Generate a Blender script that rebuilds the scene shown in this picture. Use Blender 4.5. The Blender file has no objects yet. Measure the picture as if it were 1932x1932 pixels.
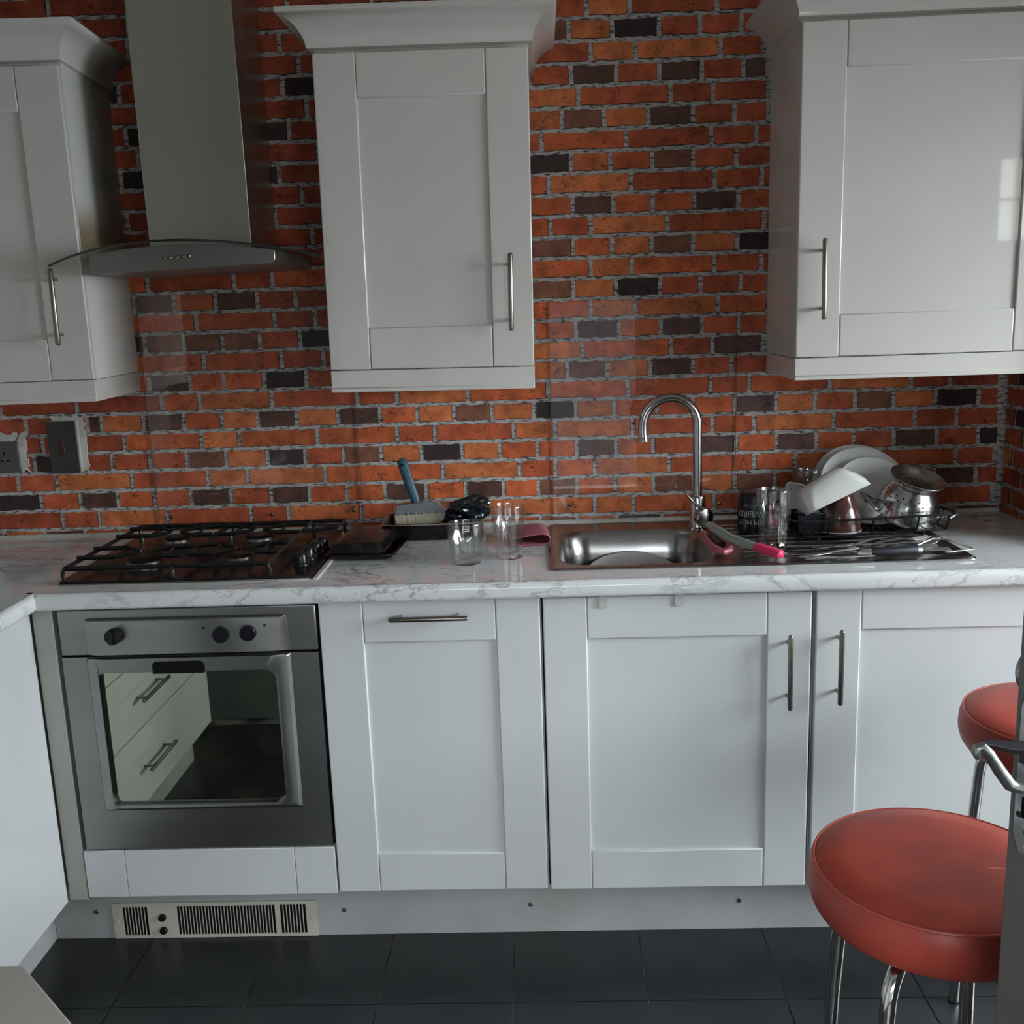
import bpy, bmesh, math, random
from math import sin, cos, pi, radians
from mathutils import Vector, Matrix
random.seed(7)
S = bpy.context.scene
COL = S.collection

# ------------------------------------------------------------------ camera
def cam_matrix(loc, yaw, pitch, roll):
    f = Vector((sin(yaw)*cos(pitch), cos(yaw)*cos(pitch), sin(pitch)))
    r = Vector((cos(yaw), -sin(yaw), 0)); u = r.cross(f)
    r2 = r*cos(roll) + u*sin(roll); u2 = u*cos(roll) - r*sin(roll)
    m = Matrix((r2, u2, -f)).transposed().to_4x4(); m.translation = Vector(loc)
    return m
cd = bpy.data.cameras.new('camera'); cam = bpy.data.objects.new('camera', cd); COL.objects.link(cam)
cd.sensor_fit = 'HORIZONTAL'; cd.sensor_width = 36; cd.lens = 1942.14/1932*36; cd.shift_y = 23.69/1932
cd.clip_start = .02; cam.matrix_world = cam_matrix((.01609, -2.80153, 1.49275), -.03332, -.20662, -.03514)
S.camera = cam

# ------------------------------------------------------------------ world, daylight, exposure
w = bpy.data.worlds.new('sky'); S.world = w; w.use_nodes = True
bg = w.node_tree.nodes['Background']; bg.inputs[0].default_value = (.75, .87, 1, 1); bg.inputs[1].default_value = .6
def area(name, loc, target, sx, sy, watts, col):
    l = bpy.data.lights.new(name, 'AREA'); l.shape = 'RECTANGLE'; l.size = sx; l.size_y = sy
    l.energy = watts; l.color = col
    o = bpy.data.objects.new(name, l); COL.objects.link(o); o.location = loc
    o.rotation_euler = (Vector(target)-Vector(loc)).to_track_quat('-Z', 'Y').to_euler()
    return o
# daylight standing outside the glazing: the patio window on the right, the rear glass door and a small rear window; the low front fill is added
area('daylight_side', (3.7, -1.6, 2.5), (0, -1.5, 1.2), 3.0, 2.8, 790, (.86, .95, 1))
area('added_low_fill', (.1, -7.6, 2.65), (.0, -.6, 1.2), 3.2, 1.3, 190, (.84, .94, 1))  # added fill lamp for the lower cabinets, shining through an added rear opening
area('daylight_rear', (1.25, -4.6, 1.15), (1.25, 0, 1.15), .7, 1.9, 16, (1, .93, .84))
area('daylight_small_window', (2.98, -4.6, 2.03), (2.98, 0, 2.03), .7, .56, 8, (.97, 1, .93))
S.view_settings.view_transform = 'Standard'; S.view_settings.look = 'None'
S.view_settings.gamma = 1; S.view_settings.use_curve_mapping = False
S.view_settings.exposure = 0.34
S.cycles.use_denoising = True
S.cycles.max_bounces = 10; S.cycles.transparent_max_bounces = 24; S.cycles.transmission_bounces = 10
S.cycles.sample_clamp_indirect = 4

# ------------------------------------------------------------------ helpers
class MB:
    def __init__(s): s.v = []; s.f = []; s.M = Matrix()
    def add(s, vs, fs):
        n = len(s.v); s.v += [s.M @ Vector(v) for v in vs]; s.f += [tuple(n+i for i in f) for f in fs]; return s
    def box(s, x0, x1, y0, y1, z0, z1):
        x0, x1 = sorted((x0, x1)); y0, y1 = sorted((y0, y1)); z0, z1 = sorted((z0, z1))
        return s.add([(x0,y0,z0),(x1,y0,z0),(x1,y1,z0),(x0,y1,z0),(x0,y0,z1),(x1,y0,z1),(x1,y1,z1),(x0,y1,z1)],
            [(3,2,1,0),(4,5,6,7),(0,1,5,4),(1,2,6,5),(2,3,7,6),(3,0,4,7)])
    def hexa(s, bot, top):
        return s.add(list(bot)+list(top), [(3,2,1,0),(4,5,6,7),(0,1,5,4),(1,2,6,5),(2,3,7,6),(3,0,4,7)])
    def prism(s, pts, axis, a, b):
        # pts counter-clockwise seen from +axis
        def P(p, t):
            return {'x': (t,p[0],p[1]), 'y': (p[0],t,p[1]), 'z': (p[0],p[1],t)}[axis]
        n = len(pts)
        vs = [P(p,a) for p in pts]+[P(p,b) for p in pts]
        fs = [tuple(range(n))[::-1], tuple(range(n,2*n))]+[(i,(i+1)%n,n+(i+1)%n,n+i) for i in range(n)]
        return s.add(vs, fs)
    def tube(s, path, r, n=8, closed=False, flat=None):
        path = [Vector(p) for p in path]; m = len(path)
        rs = r if isinstance(r, (list, tuple)) else [r]*m
        T = []
        for i in range(m):
            if closed: t = path[(i+1)%m]-path[i-1]
            else: t = path[min(i+1,m-1)]-path[max(i-1,0)]
            T.append(t.normalized())
        up = Vector((0,0,1)) if abs(T[0].z) < .9 else Vector((0,1,0))
        N = (up - T[0]*up.dot(T[0])).normalized(); vs = []
        for i in range(m):
            N = (N - T[i]*N.dot(T[i]))
            N = N.normalized() if N.length > 1e-6 else T[i].orthogonal().normalized()
            B = T[i].cross(N)
            fl = flat if flat else 1
            for k in range(n):
                a = 2*pi*k/n
                vs.append(path[i]+(N*sin(a)*fl + B*cos(a))*rs[i])
        fs = []
        for i in range(m if closed else m-1):
            j = (i+1)%m
            for k in range(n):
                l = (k+1)%n
                fs.append((i*n+k, i*n+l, j*n+l, j*n+k))
        if not closed: fs += [tuple(range(n))[::-1], tuple(range((m-1)*n, m*n))]
        return s.add(vs, fs)
    def rod(s, p, q, r, n=10): return s.tube([p, q], r, n)
    def lathe(s, prof, c=(0,0,0), n=32, rf=None, closed=False):
        m = len(prof); vs = []; fs = []
        for (r, z) in prof:
            for k in range(n):
                a = 2*pi*k/n; rr = r if rf is None else r*rf(a, r, z)
                vs.append((c[0]+rr*cos(a), c[1]+rr*sin(a), c[2]+z))
        for i in range(m if closed else m-1):
            j = (i+1)%m
            for k in range(n):
                l = (k+1)%n; fs.append((i*n+k, i*n+l, j*n+l, j*n+k))
        if not closed:
            if prof[0][0] > 1e-6: fs.append(tuple(range(n))[::-1])
            if prof[-1][0] > 1e-6: fs.append(tuple(range((m-1)*n, m*n)))
        return s.add(vs, fs)
    def grid(s, P):
        m = len(P); n = len(P[0])
        return s.add([p for row in P for p in row], [(i*n+j, i*n+j+1, (i+1)*n+j+1, (i+1)*n+j) for i in range(m-1) for j in range(n-1)])
    def mesh(s, name, mat):
        me = bpy.data.meshes.new(name); me.from_pydata([tuple(v) for v in s.v], [], s.f)
        bm = bmesh.new(); bm.from_mesh(me)
        bmesh.ops.remove_doubles(bm, verts=bm.verts, dist=1e-6)
        bmesh.ops.recalc_face_normals(bm, faces=bm.faces); bm.to_mesh(me); bm.free()
        if mat: me.materials.append(mat)
        me.shade_smooth(); me.set_sharp_from_angle(angle=radians(38))
        return me
    def build(s, name, mat, parent=None, bevel=0, seg=2, solid=0, sub=0):
        o = bpy.data.objects.new(name, s.mesh(name, mat)); COL.objects.link(o)
        if parent: o.parent = parent
        if solid:
            md = o.modifiers.new('s', 'SOLIDIFY'); md.thickness = solid; md.offset = 0
        if sub:
            md = o.modifiers.new('u', 'SUBSURF'); md.levels = sub; md.render_levels = sub
        if bevel:
            md = o.modifiers.new('b', 'BEVEL'); md.width = bevel; md.segments = seg; md.limit_method = 'ANGLE'
            md.angle_limit = radians(40); md.harden_normals = False
        return o
def tag(o, label, cat, group=None):
    o['label'] = label; o['category'] = cat
    if group: o['group'] = group
    return o
def thing(name, label, cat, loc=(0,0,0), rz=0, group=None, rot=None):
    o = bpy.data.objects.new(name, None); COL.objects.link(o); o.location = loc
    o.rotation_euler = rot if rot else (0,0,rz); o.empty_display_size = .05
    return tag(o, label, cat, group)
def struct(o): o['kind'] = 'structure'; return o
def copy_tree(o, parent=None):
    c = o.copy(); COL.objects.link(c)
    if parent: c.parent = parent
    for ch in list(o.children): copy_tree(ch, c)
    return c
def arc(c, r, a0, a1, n, plane='xz'):
    out = []
    for i in range(n+1):
        a = a0+(a1-a0)*i/n; p, q = r*cos(a), r*sin(a)
        out.append({'xz': (c[0]+p, c[1], c[2]+q), 'xy': (c[0]+p, c[1]+q, c[2]), 'yz': (c[0], c[1]+p, c[2]+q)}[plane])
    return out
def rrect(x0, x1, y0, y1, r, n=5):
    out = []
    for (cx, cy, a) in ((x1-r,y0+r,-pi/2),(x1-r,y1-r,0),(x0+r,y1-r,pi/2),(x0+r,y0+r,pi)):
        for i in range(n+1):
            t = a+pi/2*i/n; out.append((cx+r*cos(t), cy+r*sin(t)))
    return out

# ------------------------------------------------------------------ materials
def srgb(r, g, b):
    f = lambda c: (c/255/12.92 if c/255 <= .04045 else ((c/255+.055)/1.055)**2.4)
    return (f(r), f(g), f(b), 1)
def N(nt, t, **k):
    n = nt.nodes.new(t)
    for a, b in k.items(): setattr(n, a, b)
    return n
def mat(name, col, rough=.5, metal=0, coat=0, noise=None, bump=None, trans=0, ior=1.5, spec=.5, aniso=0, stretch=None, alpha=1):
    m = bpy.data.materials.new(name); m.use_nodes = True; nt = m.node_tree; p = nt.nodes['Principled BSDF']
    p.inputs['Base Color'].default_value = col; p.inputs['Roughness'].default_value = rough
    p.inputs['Metallic'].default_value = metal; p.inputs['Coat Weight'].default_value = coat; p.inputs['Coat Roughness'].default_value = .03
    p.inputs['Transmission Weight'].default_value = trans; p.inputs['IOR'].default_value = ior
    p.inputs['Specular IOR Level'].default_value = spec; p.inputs['Alpha'].default_value = alpha
    L = nt.links.new
    if noise or bump:
        tc = N(nt, 'ShaderNodeTexCoord'); src = tc.outputs['Object']
        if stretch:
            mp = N(nt, 'ShaderNodeMapping'); mp.inputs['Scale'].default_value = stretch; L(src, mp.inputs[0]); src = mp.outputs[0]
    if noise:
        sc, c2, lo, hi = noise
        nz = N(nt, 'ShaderNodeTexNoise'); nz.inputs['Scale'].default_value = sc; nz.inputs['Detail'].default_value = 6; L(src, nz.inputs['Vector'])
        rp = N(nt, 'ShaderNodeMapRange'); rp.inputs[1].default_value = lo; rp.inputs[2].default_value = hi; L(nz.outputs[0], rp.inputs[0])
        mx = N(nt, 'ShaderNodeMix', data_type='RGBA'); mx.inputs[6].default_value = col; mx.inputs[7].default_value = c2
        L(rp.outputs[0], mx.inputs[0]); L(mx.outputs[2], p.inputs['Base Color'])
    if bump:
        nz = N(nt, 'ShaderNodeTexNoise'); nz.inputs['Scale'].default_value = bump[0]; nz.inputs['Detail'].default_value = 4; L(src, nz.inputs['Vector'])
        b = N(nt, 'ShaderNodeBump'); b.inputs['Strength'].default_value = bump[1]; b.inputs['Distance'].default_value = bump[2]
        L(nz.outputs[0], b.inputs['Height']); L(b.outputs[0], p.inputs['Normal'])
    return m
UPPER = mat('dimmed_warm_white_vinyl', (.575,.55,.515,1), .38, coat=.7, noise=(2.2,(.53,.505,.465,1),.4,.75), bump=(1.6,.05,.02))  # cabinet white painted darker and warmer for the weaker light up there
WHITE = mat('white_cabinet_vinyl', (.62,.63,.635,1), .38, coat=.7, noise=(2.2,(.58,.59,.595,1),.4,.75), bump=(1.6,.05,.02))
CREAM = mat('white_carcass', (.60,.595,.56,1), .38, coat=.4, noise=(3,(.52,.51,.47,1),.4,.8))
BLACKGAP = mat('dark_gap', (.006,.006,.006,1), .8, spec=.12)
STEEL = mat('brushed_steel', (.42,.41,.40,1), .3, 1, noise=(5,(.34,.33,.32,1),.35,.7), bump=(60,.04,.002), stretch=(.05,1,1))
STEELV = mat('brushed_steel_upright', (.62,.59,.51,1), .36, 1, noise=(5,(.46,.44,.38,1),.4,.7), bump=(60,.04,.002), stretch=(1,1,.05))
CHROME = mat('chrome', (.62,.61,.60,1), .1, 1, noise=(40,(.5,.49,.48,1),.5,.8))
SATIN = mat('satin_nickel', (.25,.225,.19,1), .28, 1)
SINKST = mat('sink_steel', (.40,.39,.38,1), .24, 1, noise=(18,(.33,.32,.31,1),.4,.7))
BLKGLOSS = mat('black_enamel', (.010,.009,.009,1), .2, spec=.28, noise=(30,(.03,.024,.02,1),.55,.8))
BLKMAT = mat('black_iron', (.010,.010,.010,1), .38, spec=.3, bump=(120,.2,.001))
BLKPLAS = mat('black_plastic', (.008,.008,.010,1), .25, spec=.3)
CERAMIC = mat('white_ceramic', (.66,.66,.64,1), .13)
PLINTH = mat('grey_white_plinth', (.40,.40,.40,1), .4, noise=(6,(.34,.33,.32,1),.45,.75))
GRILLE = mat('yellowed_white_metal', (.52,.50,.43,1), .4, noise=(9,(.40,.36,.27,1),.5,.8))
PLASTER = mat('torn_white_plaster', (.60,.60,.56,1), .9, bump=(60,.6,.004), noise=(25,(.42,.40,.36,1),.45,.75))
SEALANT = mat('white_sealant', (.55,.54,.50,1), .5, noise=(30,(.35,.32,.28,1),.55,.75))
PINK = mat('hot_pink_plastic', (.72,.035,.12,1), .3)
ROSE = mat('rose_plastic', (.50,.12,.18,1), .35)
RED = mat('red_vinyl', (.46,.066,.042,1), .4, spec=.3, noise=(5,(.23,.05,.042,1),.45,.72), bump=(25,.06,.003))
REDSEAM = mat('red_vinyl_piping', (.42,.07,.045,1), .4)
PLUM = mat('glazed_brown', (.060,.022,.020,1), .16)
PAINT = mat('door_paint', (.135,.127,.116,1), .5, noise=(5,(.11,.10,.092,1),.4,.7))
def pane_mat(name, tint, base=.04, rough=.01, cap=1):
    # thin clear sheet: see-through with a mirror share that grows towards grazing view (Schlick)
    m = bpy.data.materials.new(name); m.use_nodes = True; nt = m.node_tree; nt.nodes.clear(); L = nt.links.new
    out = N(nt, 'ShaderNodeOutputMaterial'); mx = N(nt, 'ShaderNodeMixShader'); lw = N(nt, 'ShaderNodeLayerWeight'); lw.inputs[0].default_value = .5
    t = N(nt, 'ShaderNodeBsdfTransparent'); t.inputs[0].default_value = tint; g = N(nt, 'ShaderNodeBsdfGlossy'); g.inputs['Roughness'].default_value = rough
    p5 = N(nt, 'ShaderNodeMath', operation='POWER'); p5.inputs[1].default_value = 5; L(lw.outputs['Facing'], p5.inputs[0])
    sc = N(nt, 'ShaderNodeMath', operation='MULTIPLY_ADD'); sc.inputs[1].default_value = 1-base; sc.inputs[2].default_value = base; L(p5.outputs[0], sc.inputs[0])
    cp = N(nt, 'ShaderNodeMath', operation='MINIMUM'); cp.inputs[1].default_value = cap; L(sc.outputs[0], cp.inputs[0])
    L(cp.outputs[0], mx.inputs[0]); L(t.outputs[0], mx.inputs[1]); L(g.outputs[0], mx.inputs[2]); L(mx.outputs[0], out.inputs[0])
    return m
CLEAR = bpy.data.materials.new('clear_back'); CLEAR.use_nodes = True
_n = CLEAR.node_tree; _n.nodes.clear(); _t = N(_n, 'ShaderNodeBsdfTransparent'); _t.inputs[0].default_value = (.99,.99,.99,1)
_n.links.new(_t.outputs[0], N(_n, 'ShaderNodeOutputMaterial').inputs[0])
PANE = pane_mat('clear_sheet', (.99,.99,.99,1), .06, .01, .12)
GLASS = pane_mat('tumbler_glass', (.955,.96,.96,1), .11, .03, .9)
HOODGLASS = pane_mat('hood_glass', (.955,.975,.965,1), .04, .01, .15)
EDGEGLASS = mat('glass_edge_dark', (.015,.02,.02,1), .15)

def brick_mat(name, attr):
    m = bpy.data.materials.new(name); m.use_nodes = True; nt = m.node_tree; p = nt.nodes['Principled BSDF']; L = nt.links.new
    p.inputs['Roughness'].default_value = .6; p.inputs['Specular IOR Level'].default_value = .25
    if attr: c = N(nt, 'ShaderNodeAttribute', attribute_name='tint').outputs['Color']
    else: c = N(nt, 'ShaderNodeObjectInfo').outputs['Color']
    g = N(nt, 'ShaderNodeNewGeometry').outputs['Position']
    n1 = N(nt, 'ShaderNodeTexNoise'); n1.inputs['Scale'].default_value = 22; n1.inputs['Detail'].default_value = 5; L(g, n1.inputs['Vector'])
    r1 = N(nt, 'ShaderNodeMapRange'); r1.inputs[1].default_value = .3; r1.inputs[2].default_value = .7; r1.inputs[3].default_value = .62; r1.inputs[4].default_value = 1.3; L(n1.outputs[0], r1.inputs[0])
    mul = N(nt, 'ShaderNodeMix', data_type='RGBA', blend_type='MULTIPLY'); mul.inputs[0].default_value = 1; L(c, mul.inputs[6]); L(r1.outputs[0], mul.inputs[7])
    # dark fired cracks: thin zero-crossings of a stretched noise, kept only in places
    mp = N(nt, 'ShaderNodeMapping'); mp.inputs['Scale'].default_value = (1,1,1.7); mp.inputs['Rotation'].default_value = (0,.5,0); L(g, mp.inputs[0])
    n2 = N(nt, 'ShaderNodeTexNoise'); n2.inputs['Scale'].default_value = 34; n2.inputs['Detail'].default_value = 3; n2.inputs['Distortion'].default_value = .6; L(mp.outputs[0], n2.inputs['Vector'])
    s1 = N(nt, 'ShaderNodeMath', operation='SUBTRACT'); s1.inputs[1].default_value = .5; L(n2.outputs[0], s1.inputs[0])
    s2 = N(nt, 'ShaderNodeMath', operation='ABSOLUTE'); L(s1.outputs[0], s2.inputs[0])
    r2 = N(nt, 'ShaderNodeMapRange'); r2.inputs[1].default_value = .006; r2.inputs[2].default_value = .022; r2.inputs[3].default_value = 1; r2.inputs[4].default_value = 0; L(s2.outputs[0], r2.inputs[0])
    n3 = N(nt, 'ShaderNodeTexNoise'); n3.inputs['Scale'].default_value = 17; n3.inputs['Detail'].default_value = 2; L(g, n3.inputs['Vector'])
    r3 = N(nt, 'ShaderNodeMapRange'); r3.inputs[1].default_value = .50; r3.inputs[2].default_value = .60; L(n3.outputs[0], r3.inputs[0])
    m3 = N(nt, 'ShaderNodeMath', operation='MULTIPLY'); L(r2.outputs[0], m3.inputs[0]); L(r3.outputs[0], m3.inputs[1])
    n4 = N(nt, 'ShaderNodeTexNoise'); n4.inputs['Scale'].default_value = 120; n4.inputs['Detail'].default_value = 2; L(g, n4.inputs['Vector'])
    r4 = N(nt, 'ShaderNodeMapRange'); r4.inputs[1].default_value = .64; r4.inputs[2].default_value = .72; L(n4.outputs[0], r4.inputs[0])
    mx = N(nt, 'ShaderNodeMath', operation='MAXIMUM'); L(m3.outputs[0], mx.inputs[0]); L(r4.outputs[0], mx.inputs[1])
    m4 = N(nt, 'ShaderNodeMath', operation='MULTIPLY'); m4.inputs[1].default_value = .8; L(mx.outputs[0], m4.inputs[0])
    fin = N(nt, 'ShaderNodeMix', data_type='RGBA'); fin.inputs[7].default_value = (.025,.014,.012,1); L(m4.outputs[0], fin.inputs[0]); L(mul.outputs[2], fin.inputs[6])
    L(fin.outputs[2], p.inputs['Base Color'])
    b = N(nt, 'ShaderNodeBump'); b.inputs['Strength'].default_value = .25; b.inputs['Distance'].default_value = .003; L(n1.outputs[0], b.inputs['Height']); L(b.outputs[0], p.inputs['Normal'])
    return m
BRICK = brick_mat('fired_brick', False); BRICKS = brick_mat('fired_brick_rest', True)
def mortar_mat():
    m = mat('mortar', (.40,.385,.37,1), .85); nt = m.node_tree; p = nt.nodes['Principled BSDF']; L = nt.links.new
    g = N(nt, 'ShaderNodeNewGeometry').outputs['Position']; mp = N(nt, 'ShaderNodeMapping'); mp.inputs['Scale'].default_value = (1,1,3.5); L(g, mp.inputs[0])
    n = N(nt, 'ShaderNodeTexNoise'); n.inputs['Scale'].default_value = 48; n.inputs['Detail'].default_value = 5; n.inputs['Roughness'].default_value = .65; L(mp.outputs[0], n.inputs['Vector'])
    cr = N(nt, 'ShaderNodeValToRGB'); e = cr.color_ramp.elements
    e[0].position = .38; e[0].color = (.06,.052,.05,1); e[1].position = .66; e[1].color = (.56,.545,.525,1)
    k = e.new(.49); k.color = (.42,.405,.39,1)
    L(n.outputs[0], cr.inputs[0]); L(cr.outputs[0], p.inputs['Base Color'])
    b = N(nt, 'ShaderNodeBump'); b.inputs['Strength'].default_value = .5; b.inputs['Distance'].default_value = .004; L(n.outputs[0], b.inputs['Height']); L(b.outputs[0], p.inputs['Normal'])
    return m
MORTAR = mortar_mat()
def marble_mat():
    m = mat('marble_laminate', (.62,.62,.61,1), .09); nt = m.node_tree; p = nt.nodes['Principled BSDF']; L = nt.links.new
    g = N(nt, 'ShaderNodeNewGeometry').outputs['Position']
    mp = N(nt, 'ShaderNodeMapping'); mp.inputs['Scale'].default_value = (.8,2.2,1.3); mp.inputs['Rotation'].default_value = (.2,.3,.25); L(g, mp.inputs[0])
    def vein(sc, w_, mask_sc, lo, hi):
        n = N(nt, 'ShaderNodeTexNoise'); n.inputs['Scale'].default_value = sc; n.inputs['Detail'].default_value = 7; n.inputs['Roughness'].default_value = .6; n.inputs['Distortion'].default_value = .5; L(mp.outputs[0], n.inputs['Vector'])
        s1 = N(nt, 'ShaderNodeMath', operation='SUBTRACT'); s1.inputs[1].default_value = .5; L(n.outputs[0], s1.inputs[0])
        s2 = N(nt, 'ShaderNodeMath', operation='ABSOLUTE'); L(s1.outputs[0], s2.inputs[0])
        r = N(nt, 'ShaderNodeMapRange'); r.inputs[1].default_value = 0; r.inputs[2].default_value = w_; r.inputs[3].default_value = 1; r.inputs[4].default_value = 0; L(s2.outputs[0], r.inputs[0])
        k = N(nt, 'ShaderNodeTexNoise'); k.inputs['Scale'].default_value = mask_sc; L(g, k.inputs['Vector'])
        kr = N(nt, 'ShaderNodeMapRange'); kr.inputs[1].default_value = lo; kr.inputs[2].default_value = hi; L(k.outputs[0], kr.inputs[0])
        q = N(nt, 'ShaderNodeMath', operation='MULTIPLY'); L(r.outputs[0], q.inputs[0]); L(kr.outputs[0], q.inputs[1]); return q.outputs[0]
    a = vein(5, .022, 4, .42, .62); b = vein(16, .02, 6, .5, .66)
    mx = N(nt, 'ShaderNodeMath', operation='MAXIMUM'); L(a, mx.inputs[0]); L(b, mx.inputs[1])
    cl = N(nt, 'ShaderNodeTexNoise'); cl.inputs['Scale'].default_value = 4; L(mp.outputs[0], cl.inputs['Vector'])
    c1 = N(nt, 'ShaderNodeMix', data_type='RGBA'); c1.inputs[6].default_value = (.78,.785,.78,1); c1.inputs[7].default_value = (.62,.63,.64,1); L(cl.outputs[0], c1.inputs[0])
    m4 = N(nt, 'ShaderNodeMath', operation='MULTIPLY'); m4.inputs[1].default_value = .75; L(mx.outputs[0], m4.inputs[0])
    c2 = N(nt, 'ShaderNodeMix', data_type='RGBA'); c2.inputs[7].default_value = (.16,.155,.16,1); L(m4.outputs[0], c2.inputs[0]); L(c1.outputs[2], c2.inputs[6])
    L(c2.outputs[2], p.inputs['Base Color']); return m
MARBLE = marble_mat()
TILE = mat('dark_floor_tile', (.013,.0145,.016,1), .33, noise=(6,(.021,.022,.023,1),.4,.75), bump=(40,.04,.002))
GROUT = mat('pale_grout', (.20,.19,.18,1), .9, noise=(9,(.03,.03,.03,1),.45,.6))
WALLP = mat('pale_wall_paint', (.55,.54,.52,1), .8)
CEILP = mat('ceiling_paint', (.62,.61,.59,1), .9)

# ------------------------------------------------------------------ room shell
def bx(name, a, m, parent=None, bevel=0): return MB().box(*a).build(name, m, parent, bevel)
wb = struct(bx('wall_back', (-1.85,1.36,.0025,.12,0,2.5), MORTAR))
wr = struct(bx('wall_right', (1.2625,1.36,-.40,.0025,0,2.5), MORTAR))
struct(bx('wall_left', (-1.85,-1.75,-2.17,0,0,2.5), WALLP))
struct(bx('wall_front', (-1.75,-.80,-2.17,-2.05,0,2.5), mat('grey_green_paint', (.22,.235,.23,1), .6)))
struct(bx('wall_passage', (-.92,-.80,-4.52,-2.17,0,2.5), WALLP))
struct(bx('wall_recess', (1.36,2.2,-.40,-.28,0,2.5), WALLP))
rear = MB()
for x0, x1, z0, z1 in ((-.8,-.72,0,2.5),(.72,.9,0,2.5),(-.72,.72,0,.1),(-.72,.72,1.86,2.5),(.9,1.6,0,.15),(.9,1.6,2.12,2.5),(1.6,2.64,0,2.5),(2.64,3.32,0,1.76),(2.64,3.32,2.30,2.5),(3.32,3.6,0,2.5)): rear.box(x0,x1,-4.52,-4.4,z0,z1)
struct(rear.build('wall_rear', WALLP))
struct(bx('wall_alcove', (2.2,3.6,-2.60,-2.48,0,2.5), WALLP)); struct(bx('wall_alcove_side', (3.6,3.7,-4.52,-2.48,0,2.5), WALLP))
side = MB(); side.box(2.1,2.2,-.60,-.40,0,2.5); side.box(2.1,2.2,-2.60,-2.45,0,2.5); side.box(2.1,2.2,-2.45,-.60,0,.15); side.box(2.1,2.2,-2.45,-.60,1.9,2.5)
struct(side.build('wall_side', WALLP))
struct(bx('ceiling', (-1.85,3.7,-4.52,.12,2.5,2.6), CEILP))
fl = struct(bx('floor', (-1.85,3.7,-4.52,.12,-.06,-.003), GROUT))
tm = MB().box(0,.2955,0,.2955,-.003,0).mesh('tile', TILE)
for i in range(-5, 9):
    for j in range(-2, 11):
        x, y = -.0845+i*.2985, -.802-.2985*j
        if x+.1 < -1.75 or y < -4.3 or (y < -2.05 and x < -.85) or (x > 1.2 and y > -.40): continue
        o = bpy.data.objects.new('tile', tm); COL.objects.link(o); o.location = (x, y, random.uniform(-.0004,.0003)); o.parent = fl
# windows and one added opening (outside the frame; they light the room)
WFR = mat('white_window_frame', (.7,.7,.68,1), .35)
def window(name, fr, bars, glass):
    o = MB()
    for b in fr+bars: o.box(*b)
    o = struct(o.build(name, WFR, bevel=.002)); MB().box(*glass).build('pane', PANE, o)
def fbox(x0,x1,z0,z1,t,axis,c):
    out = [(x0,x1,z0,z0+t),(x0,x1,z1-t,z1),(x0,x0+t,z0+t,z1-t),(x1-t,x1,z0+t,z1-t)]
    return [(a,b,c-.03,c+.03,e,f) if axis == 'y' else (c-.03,c+.03,a,b,e,f) for a,b,e,f in out]
window('window_1', fbox(.9,1.6,.15,2.12,.06,'y',-4.46), [(.96,1.54,-4.48,-4.44,.88,.94)], (.96,1.54,-4.463,-4.457,.21,2.06))
window('added_fill_opening', fbox(-.72,.72,.1,1.86,.05,'y',-4.46), [(-.025,.025,-4.48,-4.44,.15,1.81)], (-.67,.67,-4.463,-4.457,.15,1.81))  # added opening for the fill lamp, head kept low to spare the wall cabinets
window('window_2', fbox(-2.45,-.60,.15,1.9,.06,'x',2.15), [(2.13,2.17,-1.56,-1.50,.21,1.84)], (2.147,2.153,-2.39,-.66,.21,1.84))
window('window_3', fbox(2.64,3.32,1.76,2.30,.035,'y',-4.46), [(2.765,2.787,-4.475,-4.445,1.795,2.265),(2.97,2.99,-4.475,-4.445,1.795,2.265),(3.14,3.16,-4.475,-4.445,1.795,2.265),(2.675,3.285,-4.475,-4.445,2.02,2.04)], (2.675,3.285,-4.463,-4.457,1.795,2.265))

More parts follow.
